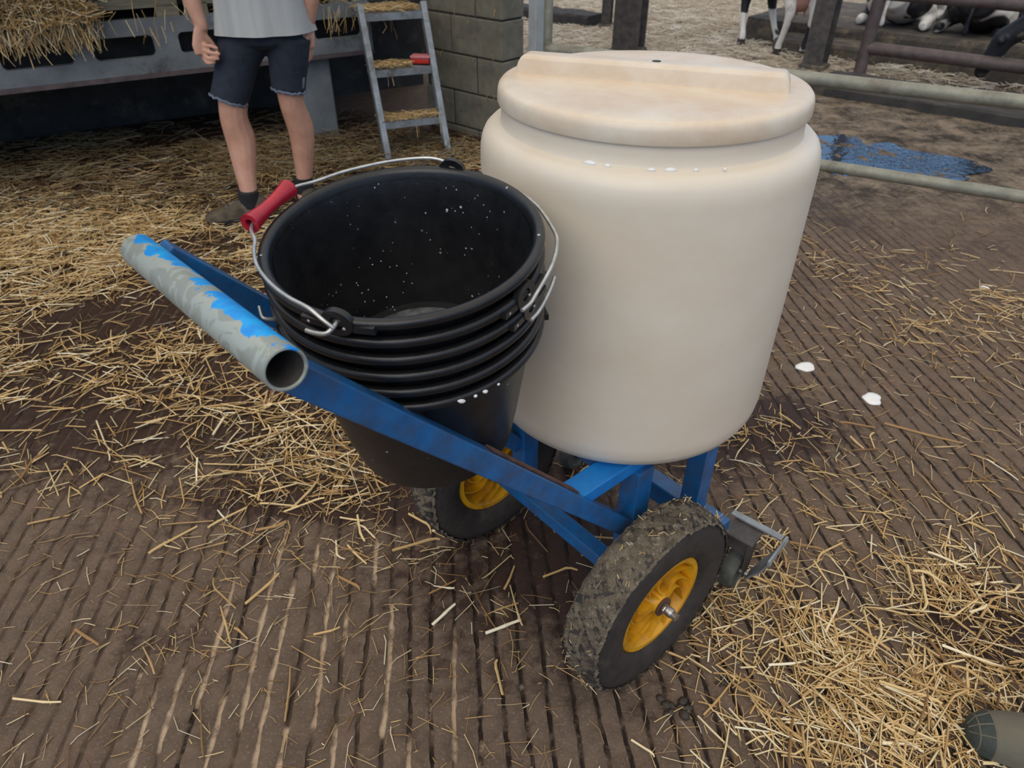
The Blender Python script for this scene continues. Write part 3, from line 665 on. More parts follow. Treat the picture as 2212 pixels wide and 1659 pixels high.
# ------------------------------------------------------------------ stacked black buckets
BC = V((-.142, .844, 1.029)); BN = V((-.029, -.150, 1)).normalized(); BX = V((.297, .943, .152)); BX = (BX - BN * BX.dot(BN)).normalized(); BY = BN.cross(BX)
BROT = Matrix((BX, BY, BN)).transposed()
RR = .185; BH = .242; RB = .131; WT = .171
def bucket_parts():
    M = {}
    # z=0 is the rim top
    o_ = [(WT + .0035, -.030), (WT + .0035, -.012), (RR - .006, -.012), (RR - .001, -.009), (RR, -.004), (RR - .002, -.0005), (RR - .006, .001), (RR - .012, -.001), (WT + .001, -.006)]
    rim = MB(); rim.lathe([(WT - .0028, -.014), (WT - .001, -.005), (WT + .0015, -.001), (WT + .005, .001), (RR - .004, .0008), (RR - .001, -.0012), (RR, -.0045), (RR - .0008, -.0095), (RR - .004, -.0112), (WT + .002, -.0112)], 96); M['rim'] = rim.mesh('bucket_rim')
    def r_at(z): return WT + (RB - WT) * (-z / BH)
    outer = [(.0005, -BH), (RB - .008, -BH), (RB - .002, -BH + .003), (RB, -BH + .010)] + [(r_at(z), z) for z in (-.18, -.12, -.06, -.03)] + [(WT + .001, -.008)]
    b = MB(); b.lathe(outer, 96); M['body'] = b.mesh('bucket_body')
    fz = -.203
    inner = [(.0005, fz), (r_at(fz) - .034, fz), (r_at(fz) - .0335, fz - .009), (r_at(fz) - .008, fz - .009), (r_at(fz) - .0028, fz + .004)] + [(r_at(z) - .0026, z) for z in (-.18, -.12, -.06, -.03)] + [(WT - .0034, -.0135)]
    i = MB(); i.lathe(inner, 96); M['inner'] = i.mesh('inner_wall')
    d = MB(); d.lathe([(.0005, fz + .001), (r_at(fz) - .036, fz + .001), (r_at(fz) - .0345, fz)], 64); M['film'] = d.mesh('milk_film')
    ear = MB()                                              # round lug with a hole on the rim, built at angle 0
    N = 24; ro, ri = .0175, .0085
    ring = []
    for x in (RR - .007, RR + .001):
        for r in (ro, ri): ring.append([V((x, r * math.cos(2 * math.pi * k / N) * (1.15 if r == ro else 1), -.004 + r * math.sin(2 * math.pi * k / N))) for k in range(N)])
    A, B, C_, D = ring; vs = A + B + C_ + D; fs = []
    for k in range(N):
        j = (k + 1) % N; fs += [(k, j, N + j, N + k), (2 * N + k, 3 * N + k, 3 * N + j, 2 * N + j), (k, 2 * N + k, 2 * N + j, j), (N + k, N + j, 3 * N + j, 3 * N + k)]
    ear.add(vs, fs)
    for q in (-1, 1): ear.beam((RR - .004, q * .018, -.010), (RR - .004, q * .046, -.007), .008, .009)
    M['ear'] = ear.mesh('ear')
    for k, m in (('rim', 'bucket'), ('body', 'bucket'), ('inner', 'bucketin'), ('film', 'film'), ('ear', 'bucket')): M[k].materials.append(MT[m])
    return M
BM = bucket_parts()
def bail(points, r=.0024):
    pts = crom([(q * math.cos(R(a)), q * math.sin(R(a)), z) for q, a, z in points], 5); return MB().tube(pts, r, 10)
words = ['topmost black bucket of the stack, red grip on its wire bail', 'black bucket second from the top, wire bail hanging on the drum side', 'black bucket third from the top of the stack', 'black bucket fourth from the top of the stack', 'black bucket fifth from the top, next to lowest', 'lowest black bucket of the stack, wedged between the blue arms']
for k in range(6):
    c = BC - BN * (.027 * k)
    root = empty('bucket', c, 0, words[k], 'bucket', 'stacked black buckets'); root.rotation_euler = BROT.to_euler()
    link('body', BM['body'], None, root, True, 35); link('rim', BM['rim'], None, root, True, 50); link('inner_wall', BM['inner'], None, root, True, 35)
    if k == 0: link('milk_film', BM['film'], None, root, True, 35)
    e0 = [0, 76, 80, -52, -42, -60][k]
    for q in (0, 180):
        er = link('ear', BM['ear'], None, root, True, 35); er.rotation_euler = (0, 0, R(e0 + q))
    if k == 0:
        P = [(RR - .012, -5, -.010), (RR - .006, -2, -.004), (RR + .006, 1, -.001), (.197, 9, .004), (.196, 18, .005), (.190, 32, .006), (.187, 50, .007), (.190, 64, .007), (.199, 72, .008), (.199, 77, .008)]
        P2 = [(.200, 101, .008), (.197, 106, .007), (.187, 113, .007), (.1855, 122, .008), (.1845, 134, .010), (.184, 148, .012), (.186, 160, .013), (.188, 170, .012), (.192, 176, .005), (.193, 180, -.004), (.188, 184, -.010), (.196, 188, -.006), (.200, 172, -.010)]
        w_ = bail(P); w2 = bail(P2[:10]); w_.add(w2.v, w2.f)
        hk = MB().tube(crom([(-.182, .0, -.003), (-.192, .002, -.006), (-.1985, .008, -.010), (-.1985, .022, -.012), (-.197, .034, -.012)], 5), .0028, 10); w_.add(hk.v, hk.f)
        wb_ = part('wire_bail', w_, 'wire', root, True)
        pa, pb = V((.2005 * math.cos(R(75.5)), .2005 * math.sin(R(75.5)), .010)), V((.2015 * math.cos(R(103)), .2015 * math.sin(R(103)), .010))
        g = MB(); d = (pb - pa); N = 12
        g.tube([pa + d * (i / N) for i in range(N + 1)], [.0135 - .0042 * math.sin(math.pi * i / N) for i in range(N + 1)], 20, cap=False)
        g.tube([pa + d * (i / N) for i in range(N + 1)], [.0065] * (N + 1), 20, cap=False)
        for end in (pa, pb): g.tube([end - d * .002, end + d * .002], [.0135, .0135], 20, cap=False)
        N2 = 20; dn = d.normalized(); u = dn.orthogonal().normalized(); v = dn.cross(u)
        for end in (pa, pb):
            ra = [end + u * (.0135 * math.cos(2 * math.pi * q / N2)) + v * (.0135 * math.sin(2 * math.pi * q / N2)) for q in range(N2)]; rb = [end + u * (.0065 * math.cos(2 * math.pi * q / N2)) + v * (.0065 * math.sin(2 * math.pi * q / N2)) for q in range(N2)]
            g.add(ra + rb, [(q, (q + 1) % N2, N2 + (q + 1) % N2, N2 + q) for q in range(N2)])
        gp = part('grip', g, 'red', wb_, True, 50); gp['label'] = 'red plastic tube grip'
    elif k == 1:
        w_ = bail([(.1975, -112, -.006), (.1975, -107, -.006), (.1965, -103, -.003), (.1975, -98, .003), (.1985, -94, .007), (.1995, -88, .010), (.200, -78, .011), (.199, -66, .010), (.198, -40, .010), (.1985, -14, .008), (.198, 20, .006), (.196, 50, .004), (.193, 72, .0), (.186, 76, -.004)], .0026)
        part('wire_bail', w_, 'wire', root, True)
    elif k == 2:
        w_ = bail([(.198, -107, -.005), (.198, -102, -.005), (.1985, -97, -.001), (.200, -91, .006), (.201, -86, .012)], .0026)
        part('wire_bail', w_, 'wire', root, True)
    elif k == 5:
        for a_, w_, h_ in ((-139, .012, .0032), (-133, .006, .0026), (-128.5, .009, .003), (-122, .005, .0022)):
            md_ = MB(); c_ = V(((RR - .0005) * math.cos(R(a_)), (RR - .0005) * math.sin(R(a_)), -.006)); t_ = V((-math.sin(R(a_)), math.cos(R(a_)), -.5)).normalized()
            md_.tube([c_ + t_ * (w_ * (q_ / 8 - .5)) for q_ in range(9)], [max(.0003, h_ * math.sin(math.pi * q_ / 8) ** .6) for q_ in range(9)], 8); part('milk_drip', md_, 'milk', root, True)
    elif k == 3:
        w_ = bail([(.186, 128, -.004), (.196, 128, .0), (.200, 127, .003), (.2005, 124, .012)]); part('wire_bail', w_, 'wire', root, True)

# ------------------------------------------------------------------ the person by the platform (seen from behind)
def person():
    root = empty('person', (-1.2, 3.45, 0), 0, 'person in grey shirt, dark cut-off shorts and brown shoe, standing turned away', 'person')
    off = V(root.location)
    q = lambda *p: V(p) - off
    b = MB()
    # legs
    limb(b, [q(-1.22, 3.50, .86), q(-1.28, 3.48, .70), q(-1.335, 3.455, .50), q(-1.330, 3.46, .36), q(-1.325, 3.41, .22), q(-1.312, 3.36, .11), q(-1.32, 3.345, .05)], [.080, .080, .065, .070, .052, .038, .040])
    limb(b, [q(-1.02, 3.52, .86), q(-1.045, 3.52, .70), q(-1.065, 3.515, .54), q(-1.055, 3.555, .39), q(-1.07, 3.56, .24), q(-1.085, 3.55, .11), q(-1.09, 3.54, .05)], [.080, .078, .060, .064, .050, .037, .040])
    # trunk, neck, head
    b.loft([ell(q(-1.12, 3.51, z), rx, ry, .15) for z, rx, ry in ((.82, .10, .08), (.88, .15, .095), (.98, .155, .095), (1.08, .155, .10), (1.22, .175, .11), (1.34, .19, .11), (1.41, .15, .085), (1.45, .07, .06))])
    limb(b, [q(-1.12, 3.52, 1.42), q(-1.12, 3.535, 1.52)], [.058, .055])
    b.loft([ell(q(-1.12, 3.55 + dy, z), rx, ry, .1) for z, rx, ry, dy in ((1.50, .03, .03, 0), (1.52, .055, .075, .01), (1.57, .068, .092, .01), (1.63, .075, .10, 0), (1.69, .074, .098, -.005), (1.73, .055, .075, -.005), (1.745, .02, .03, 0))])
    b.loft([[V((p.x, p.y, p.z)) for p in ell(q(-1.13, 3.655 + d, 1.60 - 0), r, r, 0, 8)] for d, r in ((-.03, .018), (0, .012))])   # nose
    # arms
    la = [q(-1.335, 3.49, 1.36), q(-1.375, 3.46, 1.22), q(-1.40, 3.44, 1.10), q(-1.392, 3.425, .98), q(-1.372, 3.41, .875)]; limb(b, la, [.055, .048, .041, .038, .028])
    ra = [q(-.905, 3.52, 1.36), q(-.875, 3.53, 1.22), q(-.872, 3.53, 1.10), q(-.90, 3.54, .98), q(-.93, 3.55, .875)]; limb(b, ra, [.055, .048, .041, .038, .028])
    # left hand: palm, four bent fingers, thumb
    b.tube([q(-1.372, 3.41, .885), q(-1.382, 3.40, .84), q(-1.388, 3.392, .80), q(-1.385, 3.388, .765)], [(.026, .020), (.034, .019), (.040, .018), (.036, .016)], 14)
    for kx, kz, tips in ((-1.366, .800, [(-1.338, 3.372, .803), (-1.308, 3.366, .795)]), (-1.378, .783, [(-1.345, 3.368, .776), (-1.304, 3.364, .772)]), (-1.386, .766, [(-1.352, 3.368, .752), (-1.312, 3.366, .752)]), (-1.388, .750, [(-1.365, 3.37, .732), (-1.336, 3.369, .735)])):
        limb(b, [q(kx, 3.388, kz + .004), q((kx + tips[0][0]) / 2, 3.377, (kz + tips[0][2]) / 2), q(*tips[0]), q(*tips[1])], [.0105, .0095, .009, .0075], 3, 10)
    limb(b, [q(-1.365, 3.41, .835), q(-1.345, 3.42, .80), q(-1.33, 3.42, .765)], [.014, .013, .010], 3, 10)
    # right hand behind the hip
    b.tube([q(-.93, 3.55, .885), q(-.938, 3.55, .84), q(-.942, 3.548, .80), q(-.943, 3.545, .765)], [(.022, .024), (.020, .034), (.018, .039), (.016, .036)], 14)
    for i in range(4): limb(b, [q(-.943, 3.525 + i * .018, .775), q(-.948, 3.522 + i * .018, .74), q(-.955, 3.518 + i * .018, .712)], [.0105, .010, .0085], 3, 10)
    limb(b, [q(-.935, 3.52, .835), q(-.945, 3.50, .80), q(-.952, 3.495, .77)], [.013, .012, .010], 3, 10)
    me = remeshed(b, 'body', .0055, 2); link('body', me, 'skin', root, True, 180)
    hr = MB(); hr.loft([ell(q(-1.12, 3.54 + dy, z), rx, ry, .1) for z, rx, ry, dy in ((1.56, .06, .06, -.04), (1.60, .079, .085, -.02), (1.66, .084, .104, -.008), (1.71, .078, .098, -.006), (1.745, .055, .07, -.005), (1.757, .02, .03, 0))]); part('hair', hr, 'hair', root, True)
    # shorts: two legs joined at the seat
    s = MB()
    s.loft([ell(q(-1.125, 3.51, z), rx, ry, .15) for z, rx, ry in ((.775, .10, .085), (.80, .165, .118), (.85, .195, .132), (.93, .19, .125), (.98, .175, .115))])
    for P, rr in (([(-1.215, 3.50, .82), (-1.265, 3.49, .74), (-1.305, 3.475, .64), (-1.345, 3.458, .552)], [.106, .098, .090, .084]), ([(-1.03, 3.52, .82), (-1.04, 3.52, .74), (-1.058, 3.52, .66), (-1.068, 3.515, .585)], [.104, .095, .086, .079])):
        pts = crom([q(*p) for p in P], 4); r4 = [v.x for v in crom([(r, 0, 0) for r in rr], 4)]; s.tube(pts, r4, 20)
    ms = remeshed(s, 'shorts', .008, 3); sh = link('shorts', ms, 'shorts', root, True, 180)
    for c, nrm, r in (((-1.3452, 3.4578, .553), V((-.03, -.02, -.088)), .0835), ((-1.068, 3.515, .586), V((-.01, -.005, -.075)), .0785)):
        d = nrm.normalized(); u = d.orthogonal().normalized(); v = d.cross(u); N = 48; rn = random.Random(4)
        pts = [q(*c) + u * (r * math.cos(2 * math.pi * k / N)) + v * (r * math.sin(2 * math.pi * k / N)) + d * rn.uniform(-.004, .006) for k in range(N)]
        part('frayed_hem', MB().tube(pts, .006, 6, closed=True), 'hem', sh, True)
    thr_ = MB().tube([q(-.992, 3.49, .60), q(-.983, 3.485, .625), q(-.978, 3.483, .645)], .006, 6); part('loose_thread', thr_, 'hem', sh, True)
    # shirt
    t = MB(); rings = []
    for z, rx, ry, am in ((.838, .222, .148, .035), (.86, .218, .145, .03), (.93, .207, .138, .02), (1.02, .196, .13, .012), (1.15, .195, .13, .008), (1.27, .205, .132, .004), (1.36, .205, .128, .002), (1.42, .155, .10, 0), (1.455, .075, .068, 0)):
        rings.append(ell(q(-1.125 + (0 if z > .9 else -.002), 3.51, z), rx, ry, .15, 48, wob=lambda a, am=am: am * (math.sin(7 * a + 1) + .6 * math.sin(11 * a))))
    t.loft(rings, cap=False)
    st = part('shirt', t, 'shirt', root, True, 180)
    for P in ([(-1.27, 3.50, 1.375), (-1.345, 3.485, 1.33), (-1.385, 3.46, 1.20), (-1.398, 3.45, 1.13)], [(-.98, 3.515, 1.375), (-.90, 3.52, 1.33), (-.868, 3.53, 1.20), (-.866, 3.53, 1.13)]):
        part('sleeve', MB().tube(crom([q(*p) for p in P], 4), [.075] * 4 + [.07] * 4 + [.064] * 4 + [.062], 18, cap=False), 'shirt', st, True, 180)
    # shoes
    def shoe(heel, toe, flip):
        h, tt = V(heel), V(toe); d = (tt - h).normalized(); sd = V((-d.y, d.x, 0)); L = (tt - h).length
        so = MB(); up = MB(); N = 20
        def outline(x, w, z): return h + d * x + V((0, 0, z)) - off
        rings = []
        for z, g in ((.0, .94), (.006, 1.0), (.026, 1.0), (.030, .97)):
            rings.append([h - off + d * (L / 2 + L / 2 * g * math.cos(a)) + sd * ((.051 + .008 * math.cos(a)) * g * (abs(math.sin(a)) ** .75) * (1 if math.sin(a) > 0 else -1)) + V((0, 0, z)) for a in [2 * math.pi * k / 28 for k in range(28)]])
        so.loft(rings)
        rings = []
        for u, hw, ht in ((.02, .030, .095), (.10, .040, .125), (.25, .044, .128), (.38, .045, .118), (.50, .047, .100), (.64, .051, .084), (.78, .053, .070), (.90, .046, .060), (.98, .024, .044)):
            rings.append([h - off + d * (L * u) + sd * (hw * math.cos(a)) + V((0, 0, .026 + (ht - .026) * max(0, math.sin(a)) ** .7)) for a in [math.pi * k / 12 for k in range(13)]])
        up.loft(rings)
        u_ = part('shoe_upper', up, 'shoe', root, True, 60); part('sole', so, 'sock', u_, True, 60)
        lc = MB()
        for i, u in enumerate((.40, .48, .56, .64)):
            zt = [.119, .106, .095, .086][i]; lc.tube([h - off + d * (L * u) + sd * (.02 * j) + V((0, 0, zt - .006 * abs(j))) for j in (-1, 0, 1)], .003, 6)
        part('laces', lc, 'hem', u_)
    shoe((-1.225, 3.375, .0), (-1.535, 3.290, 0), 1); shoe((-1.06, 3.50, 0), (-1.15, 3.75, 0), 1)
    for p in ((-1.313, 3.352), (-1.087, 3.55)):
        part('sock', MB().tube([q(p[0], p[1], .07), q(p[0], p[1], .115), q(p[0], p[1], .148)], [.046, .050, .049], 18), 'sock', root, True)
person()

# ------------------------------------------------------------------ rubber boot at the lower right corner
def boot():
    h = V((1.205, .640, 0)); t = V((.905, .715, 0)); root = empty('rubber_boot', (1.15, .65, 0), 0, 'toe of a muddy dark green rubber boot at the lower right corner', 'boot')
    off = V(root.location); d = (t - h).normalized(); sd = V((-d.y, d.x, 0)); L = (t - h).length
    rings = []
    for u, hw, ht in ((.0, .034, .10), (.08, .040, .11), (.3, .043, .115), (.48, .046, .105), (.62, .051, .088), (.76, .053, .076), (.88, .047, .066), (.955, .034, .054), (.995, .014, .038)):
        rings.append([h - off + d * (L * u) + sd * (hw * math.cos(a)) + V((0, 0, .018 + (ht - .018) * max(0, math.sin(a)) ** .72)) for a in [math.pi * k / 16 for k in range(17)]])
    foot = MB(); foot.loft(rings[:8]); part('foot', foot, 'boot', root, True, 60)
    toe = MB(); toe.loft([[V((p.x, p.y, p.z + .001)) + (p - (h - off + d * L * .7)) * .012 for p in r] for r in rings[6:]]); tc_ = part('toe_cap', toe, 'boottoe', root, True, 60)
    g = MB()
    for r in (rings[6], rings[7]): g.tube([p + V((0, 0, .002)) for p in r], .0016, 6)
    for kk in (5, 8, 11): g.tube([rings[i][kk] + V((0, 0, .002)) for i in (6, 7, 8)], .0016, 6)
    part('toe_ribs', g, 'boot', tc_)
    so = MB(); so.loft([[h - off + d * (L / 2 + L * .51 * gg * math.cos(a)) + sd * (.055 * gg * (abs(math.sin(a)) ** .7) * (1 if math.sin(a) > 0 else -1)) + V((0, 0, z)) for a in [2 * math.pi * k / 32 for k in range(32)]] for z, gg in ((0, .96), (.004, 1), (.018, 1), (.020, .96))]); part('sole', so, 'boottoe', root, True, 60)
    b = h + d * .07 - off
    part('shaft', MB().tube([b + V((0, 0, .06)), b + V((0, 0, .13)), b + V((.005, 0, .22)), b + V((.01, 0, .33))], [.052, .054, .062, .068], 24), 'boot', root, True, 60)
boot()

# ------------------------------------------------------------------ cows
def cow(name, label, loc, rz, seed, black, pose, hooves=None, head=None, scale=1.0):
    root = empty(name, loc, rz, label, 'cow', 'dairy cows beyond the fence'); root.scale = (scale,) * 3
    b = MB(); zb = .88 if pose == 'stand' else .36
    def ring(x, z, ry, rz_): return [V((x, ry * math.cos(a), z + rz_ * math.sin(a))) for a in [2 * math.pi * k / 20 for k in range(20)]]
    b.loft([ring(x, zb + dz, ry, r2) for x, dz, ry, r2 in ((-.80, .10, .06, .08), (-.77, .08, .19, .20), (-.60, .04, .25, .27), (-.30, -.02, .29, .32), (.0, -.03, .30, .34), (.30, -.02, .26, .32), (.52, .02, .20, .27), (.66, .06, .12, .18), (.70, .08, .05, .08))])
    hp = V(head) if head else V((1.25, .0, zb + .25)); nb = V((.55, 0, zb + .12))
    limb(b, [nb, nb.lerp(hp, .5) + V((0, 0, .06)), hp], [.19, .13, .10])
    md = V((.34, 0, -.30)) if hp.z > zb - .1 else V((.10, 0, -.32))
    mz = hp + md
    limb(b, [hp, hp.lerp(mz, .5), mz], [.105, .085, .065])
    perp = V((0, 1, 0))
    for s in (-1, 1): limb(b, [hp + perp * (.08 * s), hp + perp * (.19 * s) + V((0, 0, .0))], [.03, .035], 3)
    if pose == 'stand':
        for (hx, hy), (jx, jy), hind in hooves:
            top = V((jx, jy, zb - .10)); ft = V((hx, hy, .05)); kn = top.lerp(ft, .5 if not hind else .46) + V((.05 if not hind else -.07, 0, 0))
            limb(b, [top, top.lerp(kn, .5) + V((.03 if hind else 0, 0, 0)), kn, kn.lerp(ft, .55), ft + V((0, 0, .06)), ft], [.15, .085, .052, .034, .038, .040])
    else:
        for s in (-1, 1):
            limb(b, [V((.42, s * .18, .26)), V((.66, s * .24, .10)), V((.44, s * .26, .05))], [.11, .065, .045])
            limb(b, [V((-.5, s * .2, .30)), V((-.25, s * .34, .14)), V((-.58, s * .38, .06)), V((-.40, s * .40, .05))], [.17, .10, .05, .04])
    limb(b, [V((-.80, .0, zb + .15)), V((-.86, .02, zb - .1)), V((-.84, .03, max(.08, zb - .45)))], [.03, .022, .035], 4, 8)
    link('body', remeshed(b, 'body', .016, 3), cow_mat(seed, black), root, True, 180)
    if pose == 'stand':
        u = MB(); u.loft([[V((x, y, z)) for x, y, z in [(-.42 + rx * math.cos(a), ry * math.sin(a), z) for a in [2 * math.pi * k / 18 for k in range(18)]]] for z, rx, ry in ((.72, .14, .13), (.60, .17, .15), (.50, .14, .13), (.45, .07, .07))])
        for sx in (-1, 1):
            for sy in (-1, 1): u.tube([(-.42 + sx * .07, sy * .06, .48), (-.42 + sx * .075, sy * .065, .40)], [.016, .012], 10)
        part('udder', u, 'udder', root, True, 60)
        for (hx, hy), j, hind in hooves:
            part('hoof', MB().loft([ell((hx + (.015 if z < .03 else 0), hy, z), rx, ry, 0, 14) for z, rx, ry in ((-.02, .058, .048), (.02, .056, .047), (.075, .040, .038))]), 'hoof', root, True, 60)
    for s in (-1, 1): part('eye', MB().lathe([(.0005, .012), (.008, .009), (.012, 0), (.0005, 0)], 10, c=tuple(hp + md * .25 + V((0, .085 * s, .02)))), 'hoof', root, True)
    if hp.z < zb: part('blaze', MB().loft([[V((p.x, p.y, p.z)) for p in [hp + md * u + V((-.001 - hh, .022 * wv * c_, 0)) for c_ in (-1, -.3, .3, 1)]] + [V((hp + md * u).to_tuple()) + V((-.02, 0, 0))] for u, wv, hh in ((.3, .6, .085), (.5, 1, .088), (.7, .9, .078))]), 'milk', root)
    return root
# standing cow seen from behind, others lying on the ledge with their rumps to the viewer
cow('dairy_cow', 'white-legged cow standing in straw with pink udder, left of the thick stanchion', (2.62, 7.80, 0), R(105), 1.3, .66, 'stand',
    hooves=[((-.42, .137), (-.47, .14), True), ((-.60, -.07), (-.50, -.12), True), ((.28, .19), (.38, .14), False), ((.06, -.14), (.36, -.12), False)], scale=.85)
cow('dairy_cow', 'black and white cow lying on the ledge, leftmost of three lying cows', (3.98, 7.88, .22), R(49), 2.2, .60, 'lie', scale=.78)
cow('dairy_cow', 'black cow lying on the ledge between the other two lying cows', (4.52, 7.40, .22), R(49), 5.1, .50, 'lie', scale=.78)
cow('dairy_cow', 'black cow lying on the ledge, rightmost of three lying cows', (5.06, 6.92, .22), R(49), 3.4, .52, 'lie', scale=.78)
cow('dairy_cow', 'black cow with head lowered to the straw at the right picture edge', (4.66, 5.27, 0), R(139), 8.3, .30, 'stand',
    hooves=[((-.55, .2), (-.5, .15), True), ((-.45, -.2), (-.45, -.15), True), ((.45, .16), (.42, .14), False), ((.38, -.16), (.40, -.14), False)], head=(1.34, 0, .50), scale=.8)

# ------------------------------------------------------------------ straw
def straws(name, n_or_pts, m, label=None, lw=((.03, .13), (.0018, .0048)), pitch=.12, yaw=None, tone=(.15, 1.0), parent=None, bend=.06):
    P = np.asarray(n_or_pts, float); n = len(P)
    L = rng.uniform(lw[0][0], lw[0][1], n) * rng.choice([.6, 1, 1, 1.25], n); W = rng.uniform(lw[1][0], lw[1][1], n)
    ya = rng.uniform(0, 2 * math.pi, n) if yaw is None else yaw(n); pi_ = rng.normal(0, pitch, n) if not callable(pitch) else pitch(n)
    d = np.stack([np.cos(ya) * np.cos(pi_), np.sin(ya) * np.cos(pi_), np.sin(pi_)], -1); s = np.stack([-np.sin(ya), np.cos(ya), np.zeros(n)], -1); u = np.cross(d, s)
    bd = rng.normal(0, bend, n) * rng.choice([.3, .45, 1.9], n, p=[.5, .32, .18]) * L; bz = np.abs(rng.normal(0, bend * .4, n)) * L
    V_ = np.zeros((n, 9, 3))
    for i, t in enumerate((-.5, rng.uniform(-.25, .25, n), .5)):
        t = np.asarray(t) * np.ones(n); c = P + d * (t * L)[:, None] + (s * bd[:, None] + u * bz[:, None] * .5) * (1 if i == 1 else 0)
        tw = W * (1 if i < 2 else .8)
        V_[:, i * 3] = c + s * (tw / 2)[:, None]; V_[:, i * 3 + 1] = c - s * (tw / 2)[:, None]; V_[:, i * 3 + 2] = c + u * (tw * .55)[:, None]
    base = np.arange(n)[:, None, None] * 9
    q = np.array([[i * 3 + a, i * 3 + b, i * 3 + 3 + b, i * 3 + 3 + a] for i in (0, 1) for a, b in ((0, 1), (1, 2), (2, 0))])[None]
    me = npmesh(name, V_.reshape(-1, 3), (base + q).reshape(-1, 4))
    tn = np.clip(rng.beta(1.5, 1.4, n), 0, 1) * (tone[1] - tone[0]) + tone[0]
    at = me.attributes.new('tone', 'FLOAT', 'POINT'); at.data.foreach_set('value', np.repeat(tn, 9).astype(np.float32))
    o = link(name, me, m, parent); o['kind'] = 'stuff'
    if label: o['label'] = label; o['category'] = 'straw'
    return o
def scatter(bl, n, box, zmax=.0, clump=.0, seed=0, power=1.0):
    r = np.random.default_rng(seed); out_ = []; mx = None; tot = 0
    while tot < n:
        x = r.uniform(box[0], box[1], n * 2); y = r.uniform(box[2], box[3], n * 2)
        f = field(bl, x, y)
        if clump: f = f * np.clip(1 + clump * vnoise(x * 1.6, y * 1.6, seed + 1) + clump * .6 * vnoise(x * 5, y * 5, seed + 2), 0, 3)
        if mx is None: mx = np.percentile(f, 99.7)
        k = r.uniform(0, 1, n * 2) < f / mx
        k &= ~((-(x + .06) * .74 + (y - 4.6) * .67 > -.12) & (-(x + .06) * .74 + (y - 4.6) * .67 < 1.4) & ((x + .06) * .67 + (y - 4.6) * .74 > -.05) & ((x + .06) * .67 + (y - 4.6) * .74 < .26))
        k &= ~(((x + 2.672) * -.522 + (y - 3.833) * .853 > .95) & ((x + 2.672) * .853 + (y - 3.833) * .522 < 3.6))
        z = .003 + zmax * np.clip(f[k] / mx, 0, 1) ** power * r.uniform(0, 1, k.sum())
        out_.append(np.stack([x[k], y[k], z], -1)); tot += k.sum()
    return np.concatenate(out_)[:n]
# left litter in front of the platform
L1 = [blob(-1.75, 2.95, .75, .38, 1.0), blob(-2.4, 3.05, .9, .33, 1.0), blob(-1.25, 2.3, .4, .25, .6), blob(-1.5, 4.35, .45, .13, .6), blob(-.62, 1.60, .16, .10, 1.0), blob(-.50, 1.48, .10, .05, .8), blob(-1.4, 1.75, .5, .3, .45), blob(-.6, 4.2, .7, .3, .45), blob(-.45, 2.5, .3, .5, .2)]
BIG = ((.04, .18), (.0026, .0068))
straws('straw_litter', scatter(L1, 7200, (-4.2, .3, 1.2, 4.9), .035, 1.9, 21), 'straw', 'thick yellow straw litter spread left of the trolley in front of the platform', lw=BIG)
straws('straw_litter', scatter(L1, 4200, (-4.2, .3, 1.2, 4.9), .012, .9, 31), 'damp_shaded', 'brown trodden straw matted under the yellow straw left of the trolley', lw=((.02, .09), (.0020, .005)))
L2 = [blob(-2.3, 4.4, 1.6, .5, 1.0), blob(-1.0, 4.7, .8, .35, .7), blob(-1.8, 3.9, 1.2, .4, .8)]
straws('straw_litter', scatter(L2, 5200, (-4.4, .2, 3.3, 5.4), .06, 1.4, 22), 'damp_shaded', 'straw litter lying beneath the slotted platform, coloured dark for the shade there', lw=BIG)
# sparse near litter and right patches
L3 = [blob(-.3, 1.1, .9, .4, .25), blob(-.75, 1.05, .35, .30, .45), blob(.3, .9, .6, .35, .22), blob(.9, 1.3, .5, .35, .35), blob(-.6, 1.35, .35, .12, .5), blob(1.1, 2.2, .8, .5, .25), blob(.1, 1.5, .4, .3, .25)]
straws('straw_litter', scatter(L3, 3000, (-1.6, 2.2, .45, 3.0), .004, .9, 23), 'straw', 'sparse scattered straw bits on the grooved concrete around the trolley', lw=((.010, .075), (.0008, .0030)), pitch=.05, bend=.10, tone=(.0, 1.0))
L4 = [blob(.80, .83, .12, .07, 1.0, -.2), blob(.68, .71, .14, .05, .9), blob(1.05, .90, .10, .08, .5), blob(1.05, 1.08, .12, .05, .7, .3), blob(.60, .95, .16, .10, .22), blob(.98, .73, .12, .06, .6), blob(.75, 1.1, .3, .2, .12)]
straws('straw_litter', scatter(L4, 950, (.3, 1.6, .5, 1.5), .020, 1.0, 24), 'straw', 'bright yellow straw patch near the rubber boot', lw=((.03, .13), (.0026, .0056)), pitch=.10, tone=(.3, 1.0))
straws('straw_litter', scatter(L4, 1300, (.3, 1.6, .5, 1.5), .008, 1.0, 34), 'straw', 'fine straw chaff under the bright patch near the rubber boot', lw=((.01, .06), (.0010, .0028)), pitch=.06, bend=.15)
L5 = [blob(1.9, 2.45, .32, .14, 1.0, -.4), blob(1.5, 2.25, .2, .07, .6), blob(1.55, 2.9, .4, .10, .30), blob(.74, 1.70, .16, .08, .9), blob(1.35, 1.5, .35, .06, .5), blob(1.15, 1.25, .25, .07, .6), blob(2.2, 2.2, .5, .4, .3)]
straws('straw_litter', scatter(L5, 1100, (.4, 3.4, 1.0, 3.8), .016, 1.2, 25), 'straw', 'straw wisps strewn over the concrete right of the drum', lw=((.02, .10), (.0020, .0055)), pitch=.1)
